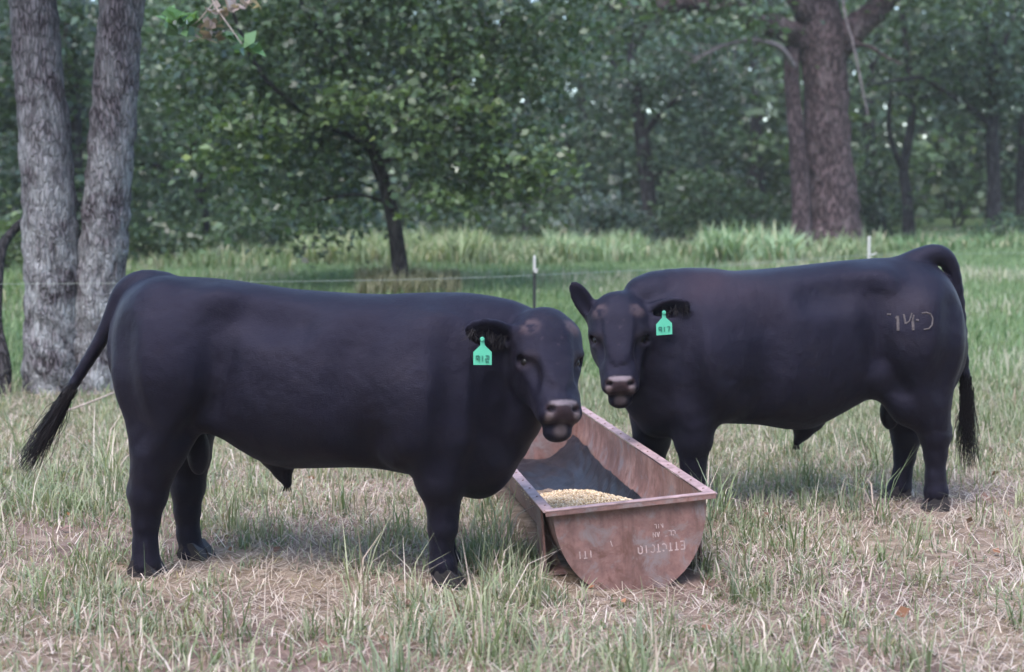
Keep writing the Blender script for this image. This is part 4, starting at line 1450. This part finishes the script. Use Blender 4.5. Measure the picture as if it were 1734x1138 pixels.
# -- the deep wood behind, one mass
parts = []; tv = []
wr = np.random.default_rng(77)
for row, (Y, n_) in enumerate(((44, 17), (52, 17), (62, 17), (76, 16), (92, 15))):
    for i in range(n_):
        x = (i - (n_ - 1) / 2) / n_ * Y * .98 + wr.uniform(-1, 1)
        y = Y + wr.uniform(-3, 3)
        g = float(gz(x, y)); H = wr.uniform(9, 13) + row * 2.0
        px = x / y * FPX + 867
        if (row < 2 and 1530 < px < 1665) or (row < 2 and 845 < px < 915): continue
        gap = 1500 < px < 1690 or 845 < px < 925
        lo = 1.2 if gap and row < 2 else .4
        R_ = wr.uniform(2.2, 3.2)
        base = np.array([GREEN, DGREEN, BGREEN, (.058, .094, .046), (.066, .104, .052)][wr.integers(0, 5)])
        ells = [((x, y, g + H * .72), (R_, R_, H * .28), 50), ((x + wr.uniform(-1, 1), y, g + H * .40), (R_ * 1.05, R_, H * .22), 56), ((x + wr.uniform(-1, 1), y - 1, g + lo + H * .10), (R_ * .95, R_, H * .13), 44)]
        parts.append(crown_mesh(ells, .30 + .05 * row, 15, wr, base, .62, var=.5))
        t0 = np.array([x, y, g - .1])
        tv.append((np.array([t0, t0 + np.array([wr.uniform(-.4, .4), 0, H * .4]), t0 + np.array([wr.uniform(-1, 1), 0, H * .85])]), (wr.uniform(.16, .28), .14, .05)))
V, F, C = merge(parts)
wood = link('far_wood', np_mesh('far_wood', V, F, C), M['leaf'])
tag(wood, 'deep green wood filling the background', 'wood', kind='stuff')
wt = link('far_wood_trunks', trunk_mesh(tv, 10, 8, .08, 40), M['bark_dark'])
tag(wt, 'dim tree trunks standing deep inside the far wood', 'wood', kind='stuff')

# -- unseen trees added behind and beside the camera to darken the bulls' sides
parts = []; tv = []
wr = np.random.default_rng(91)
for i in range(26):
    an = R(95 + i * (350 / 26.0) * .76)
    rr = wr.uniform(17, 22)
    x, y = 1.0 + rr * math.cos(an + R(48)) * 1.05, 7.0 + rr * math.sin(an + R(48))
    if y > 11: continue
    H = wr.uniform(11, 13.5); R_ = wr.uniform(2.2, 3.0)
    parts.append(crown_mesh([((x, y, H * .66), (R_, R_, H * .32), 60), ((x, y, H * .28), (R_, R_, H * .26), 50)], .45, 14, wr, GREEN, .6, var=.4))
    t0 = np.array([x, y, -.1])
    tv.append((np.array([t0, t0 + np.array([.2, 0, H * .4]), t0 + np.array([0, .3, H * .8])]), (.24, .18, .06)))
V, F, C = merge(parts)
wb = link('added_shade_trees', np_mesh('added_shade_trees', V, F, C), M['leaf'])
tag(wb, 'unseen leafy trees added behind the camera to block low sky light', 'wood', kind='stuff')
wb2 = link('added_shade_trunks', trunk_mesh(tv, 10, 8, .08, 60), M['bark_dark'])
tag(wb2, 'trunks of the unseen trees added behind the camera to block low sky light', 'wood', kind='stuff')
# ------------------------------------------------------------------ grass
def blades(pos, length, width, az, tilt, curl, col, tipcol=None, zoff=0.0):
    """curved two-segment blades; pos (n,3)"""
    n = len(pos)
    dirh = np.stack([np.cos(az), np.sin(az), np.zeros(n)], 1)
    side = np.stack([-np.sin(az), np.cos(az), np.zeros(n)], 1)
    up = np.array([0, 0, 1.0])
    t1 = tilt; t2 = tilt + curl
    s1 = dirh * np.sin(t1)[:, None] + up * np.cos(t1)[:, None]
    s2 = dirh * np.sin(t2)[:, None] + up * np.cos(t2)[:, None]
    p0 = pos; p1 = p0 + s1 * (length * .55)[:, None]; p2 = p1 + s2 * (length * .45)[:, None]
    w = (width / 2)[:, None]
    V = np.empty((n, 6, 3))
    V[:, 0] = p0 - side * w; V[:, 1] = p0 + side * w
    V[:, 2] = p1 - side * w * .85; V[:, 3] = p1 + side * w * .85
    V[:, 4] = p2 - side * w * .12; V[:, 5] = p2 + side * w * .12
    b = np.arange(n)[:, None] * 6
    F = np.concatenate([b + np.array([0, 1, 3, 2]), b + np.array([2, 3, 5, 4])])
    if tipcol is None: tipcol = col
    C = np.empty((n, 6, 3))
    C[:, 0] = C[:, 1] = col; C[:, 2] = C[:, 3] = (col + tipcol) / 2; C[:, 4] = C[:, 5] = tipcol
    return V.reshape(-1, 3), F, C.reshape(-1, 3)


gr = np.random.default_rng(55)


def field_pts(n, d0, d1, pad=.8, power=1.0):
    """points spread over the paddock in view between d0 and d1 metres"""
    d = np.sqrt(gr.uniform(0, 1, n) ** power * (d1 ** 2 - d0 ** 2) + d0 ** 2)
    x = gr.uniform(-1, 1, n) * (.345 * d + pad)
    return x, d


def keep_out(x, y):
    q = np.stack([x, y], 1) - FL[:2]
    a = q @ ux[:2]; b = q @ uy[:2]
    return ~((a > .05) & (a < TW - .05) & (b > -.01) & (b < TL))


def greenness(x, y):
    g = fbm(x * 1.1 + 40, y * .9 + 40, 13, 4)
    trend = np.interp(y, [4.5, 6, 7.5, 9.5, 11, 14], [.68, .60, .52, .60, .82, .95])
    trend = trend - .16 * np.clip((x - .8) / 1.2, 0, 1) * fade(9.5, 7.5, y) - .05
    trend = trend + .25 * np.exp(-((x + .05) / .45) ** 2 - ((y - 7.2) / .8) ** 2) + .12 * np.exp(-((x - 1.1) / .3) ** 2 - ((y - 6.7) / .5) ** 2)
    trend = trend - .30 * np.exp(-((x + 1.45) / .6) ** 2 - ((y - 7.4) / .45) ** 2) - .3 * np.exp(-((x - 2.2) / .6) ** 2 - ((y - 8.7) / .5) ** 2)
    trend = trend - .5 * np.exp(-((x + 4.4) / 1.3) ** 2 - ((y - 12.6) / 1.4) ** 2)
    return trend + (g - .5) * 1.3


FEET = [(-1.71, 7.07), (-1.50, 7.35), (-.28, 6.85), (2.42, 8.69), (2.26, 8.95), (-1.55, 7.0)]


def low(x, y):
    """grass is trodden short by the hooves and kept low before the trough"""
    k = np.ones(len(x))
    for (a, b) in FEET:
        k = np.minimum(k, .28 + .72 * fade(.10, .38, np.hypot(x - a, (y - b) * .7)))
    k = np.minimum(k, .40 + .6 * fade(.0, .5, np.maximum(np.abs(x - .52) - .25, 0) + np.maximum(np.abs(y - 6.55) - .35, 0)))
    return k


STRAW = np.array([[.46, .385, .335], [.55, .475, .415], [.37, .295, .25], [.58, .505, .46], [.43, .345, .31], [.28, .205, .17]])
GRN = np.array([[.155, .205, .110], [.20, .25, .145], [.12, .17, .09], [.24, .27, .17], [.17, .225, .15], [.27, .29, .19]])


def z_at(x, y): return gz(x, y) - .004


parts = []
# straw thatch lying about
n = 95000
x, y = field_pts(n, 4.9, 13.5)
bare = fbm(x * .9 + 70, y * .8 + 20, 61, 4)
k = keep_out(x, y) & (gr.random(n) < np.clip(1.15 - greenness(x, y) * .75, .2, 1) * (.22 + .78 * fade(.36, .52, bare)))
x, y = x[k], y[k]; n = len(x)
col = STRAW[gr.integers(0, 6, n)] * gr.uniform(.75, 1.15, (n, 1))
pos = np.stack([x, y, z_at(x, y) + gr.uniform(0, .03, n) * low(x, y)], 1)
parts.append(blades(pos, gr.uniform(.05, .17, n), gr.uniform(.0025, .006, n), gr.uniform(0, 6.28, n), gr.normal(1.34, .20, n), gr.normal(.2, .35, n) * low(x, y), col))
# short mixed blades
n = 150000
x, y = field_pts(n, 4.9, 14)
g = greenness(x, y)
k = keep_out(x, y) & (gr.random(n) < np.clip((g - .12) * 1.25, .06, 1))
x, y, g = x[k], y[k], g[k]; n = len(x)
isg = gr.random(n) < np.clip(.25 + g * .75, .15, .92)
col = np.where(isg[:, None], GRN[gr.integers(0, 6, n)], STRAW[gr.integers(0, 6, n)]) * gr.uniform(.75, 1.2, (n, 1))
tip = col * .75 + .25 * np.array([.45, .38, .28])
pos = np.stack([x, y, z_at(x, y)], 1)
L = gr.gamma(4, .019, n) * (.6 + .7 * np.clip(g, 0, 1)) * low(x, y)
parts.append(blades(pos, L, gr.uniform(.004, .010, n), gr.uniform(0, 6.28, n), np.abs(gr.normal(.55, .35, n)), gr.normal(.5, .4, n), col, tip))
# tufts
nt_ = 1150
tx, ty = field_pts(nt_, 5.0, 13.5, .6, 1.0)
g = greenness(tx, ty)
k = keep_out(tx, ty) & (gr.random(nt_) < np.clip(g * 1.15, .1, 1))
tx, ty, g = tx[k], ty[k], g[k]
# rank growth around the trough and the bulls' feet
ex = np.concatenate([gr.uniform(-.22, .08, 30), gr.normal(-.12, .22, 26), gr.normal(1.02, .10, 12), gr.normal(.3, .25, 8), gr.normal(-.3, .2, 12)])
ey = np.concatenate([gr.uniform(6.85, 7.7, 30), gr.normal(7.1, .45, 26), gr.normal(6.8, .25, 12), gr.normal(6.62, .06, 8), gr.normal(6.55, .12, 12)])
kk = keep_out(ex, ey); ex, ey = ex[kk], ey[kk]
tx = np.concatenate([tx, ex]); ty = np.concatenate([ty, ey])
m = 26
cx = np.repeat(tx, m) + gr.normal(0, .035, len(tx) * m); cy = np.repeat(ty, m) + gr.normal(0, .035, len(tx) * m)
n = len(cx)
hs = np.repeat(gr.gamma(3, .052, len(tx)), m) * gr.uniform(.4, 1.25, n) * low(cx, cy)
tc = np.repeat(GRN[gr.integers(0, 6, len(tx))] * gr.uniform(.8, 1.2, (len(tx), 1)), m, 0) * gr.uniform(.8, 1.2, (n, 1))
dry = gr.random(n) < .22
tc = np.where(dry[:, None], STRAW[gr.integers(0, 6, n)], tc)
pos = np.stack([cx, cy, z_at(cx, cy)], 1)
parts.append(blades(pos, hs, gr.uniform(.004, .010, n), gr.uniform(0, 6.28, n), np.abs(gr.normal(.38, .22, n)), np.abs(gr.normal(.6, .4, n)), tc, tc * .8 + .2 * np.array([.42, .38, .26])))
# thin seed stalks
n = 900
x, y = field_pts(n, 5.2, 13.5)
k = keep_out(x, y); x, y = x[k], y[k]; n = len(x)
pos = np.stack([x, y, z_at(x, y)], 1)
col = np.where((gr.random(n) < .5)[:, None], STRAW[gr.integers(0, 4, n)], GRN[gr.integers(0, 6, n)])
parts.append(blades(pos, gr.uniform(.12, .34, n) * low(x, y), gr.uniform(.0025, .004, n), gr.uniform(0, 6.28, n), np.abs(gr.normal(.15, .12, n)), gr.normal(.2, .15, n), col))
V, F, C = merge(parts)
grass = link('grass', np_mesh('grass', V, F, C), M['grass'])
tag(grass, 'worn pasture grass and dry straw around the bulls and trough', 'grass', kind='stuff')

# meadow beyond the fence
parts = []
n = 110000
x, y = field_pts(n, 12.5, 44, 1.5, 1.15)
k = gr.random(n) < np.interp(y, [12.5, 14, 44], [.3, 1, 1]); x, y = x[k], y[k]; n = len(x)
patch = fbm(x * .5 + 9, y * .35 + 9, 41, 3)
col = GRN[gr.integers(0, 6, n)] * gr.uniform(.7, 1.15, (n, 1)) * np.array([.78, .95, .78])
col = np.where((patch + gr.normal(0, .08, n) > .62)[:, None], col * .5 + .5 * STRAW[gr.integers(0, 4, n)], col)
pos = np.stack([x, y, gz(x, y) - .01], 1)
parts.append(blades(pos, gr.uniform(.07, .18, n) * (.6 + .8 * patch), gr.uniform(.008, .016, n), gr.uniform(0, 6.28, n), np.abs(gr.normal(.3, .2, n)), np.abs(gr.normal(.5, .3, n)), col))
V, F, C = merge(parts)
meadow = link('meadow_grass', np_mesh('meadow_grass', V, F, C), M['grass'])
tag(meadow, 'green meadow grass between the fence and the wood', 'grass', kind='stuff')

# tall reeds and weeds along the wood's edge
parts = []
def weeds(px0, px1, Y0, Y1, n, h, w, base, var=.25, dry=.2):
    Y = gr.uniform(Y0, Y1, n); px = gr.uniform(px0, px1, n)
    x = (px - 867) / FPX * Y
    dens = vnoise(x * 1.4, Y * .8, 5)
    k = gr.random(n) < .25 + dens
    x, Y = x[k], Y[k]; m_ = len(x)
    col = np.array(base)[None] * gr.uniform(1 - var, 1 + var, (m_, 1))
    d = gr.random(m_) < dry
    col = np.where(d[:, None], np.array([.34, .33, .22])[None] * gr.uniform(.7, 1.1, (m_, 1)), col)
    L = h * .90 * gr.uniform(.45, 1.1, m_) * (.6 + .6 * vnoise(x * 1.4, Y * .8, 5)[...])
    parts.append(blades(np.stack([x, Y, gz(x, Y) - .02], 1), L, gr.uniform(.6, 1.3, m_) * w, gr.uniform(0, 6.28, m_), np.abs(gr.normal(.25, .16, m_)), np.abs(gr.normal(1.0, .5, m_)), col, col * 1.25))
weeds(500, 820, 26.5, 30, 5200, .80, .032, (.20, .25, .14))
weeds(930, 1090, 27, 30, 2600, .72, .030, (.19, .26, .15))
weeds(1185, 1350, 26, 29.5, 2600, .85, .040, (.20, .28, .17))
weeds(1330, 1500, 27, 30, 1600, .50, .030, (.15, .20, .11))
weeds(240, 520, 25, 30, 2200, .50, .028, (.12, .17, .085))
weeds(800, 960, 26, 30, 1700, .48, .028, (.14, .18, .10))
weeds(1480, 1800, 30, 33, 2600, .45, .034, (.11, .18, .085))
weeds(600, 780, 20.5, 22.5, 2600, .38, .014, (.13, .125, .075), dry=.3)
weeds(-60, 240, 18, 26, 2600, .35, .02, (.11, .17, .075))
weeds(500, 1500, 28.5, 32, 5200, .60, .040, (.17, .225, .125))
V, F, C = merge(parts)
rd = link('tall_weeds', np_mesh('tall_weeds', V, F, C), M['grass'])
tag(rd, 'tall arching reeds and weeds along the edge of the wood', 'weeds', kind='stuff')
# ------------------------------------------------------------------ small things
st = spline([at(-30, 742, 12.2), at(60, 712, 12.25), at(130, 690, 12.3), at(195, 664, 12.4)], 10)
mb = MB(); mb.tube(st, np.linspace(.016, .007, 10), 7, True, .1, 4)
tag(mb.build('fallen_stick', M['twig'], None, True), 'pale bare stick lying at the foot of the twin-trunk tree', 'stick')

rg = np.random.default_rng(8)
n = 130
x, y = field_pts(n, 5.2, 12)
k = keep_out(x, y); x, y = x[k], y[k]
V, F, C = leaf_cloud(np.stack([x, y, gz(x, y) + .03], 1), 1, .004, .055, rg, (.17, .095, .07), var=.5, yellow=.2)
fl = link('fallen_leaves', np_mesh('fallen_leaves', V, F, C), M['leaf'])
tag(fl, 'scattered brown fallen leaves lying in the grass', 'leaves', kind='stuff')
# ------------------------------------------------------------------ humid air
hm = bpy.data.materials.new('humid_air')
hm.use_nodes = True
hm.node_tree.nodes.clear()
ho = hm.node_tree.nodes.new('ShaderNodeOutputMaterial')
hv = hm.node_tree.nodes.new('ShaderNodeVolumePrincipled')
hv.inputs['Color'].default_value = (.90, .94, .90, 1)
hv.inputs['Density'].default_value = .0008
hm.node_tree.links.new(hv.outputs[0], ho.inputs['Volume'])
haze = MB().box((0, 75, 13), (244, 214, 30)).build('haze', hm)
tag(haze, 'humid evening air over paddock and wood', 'haze', kind='stuff')
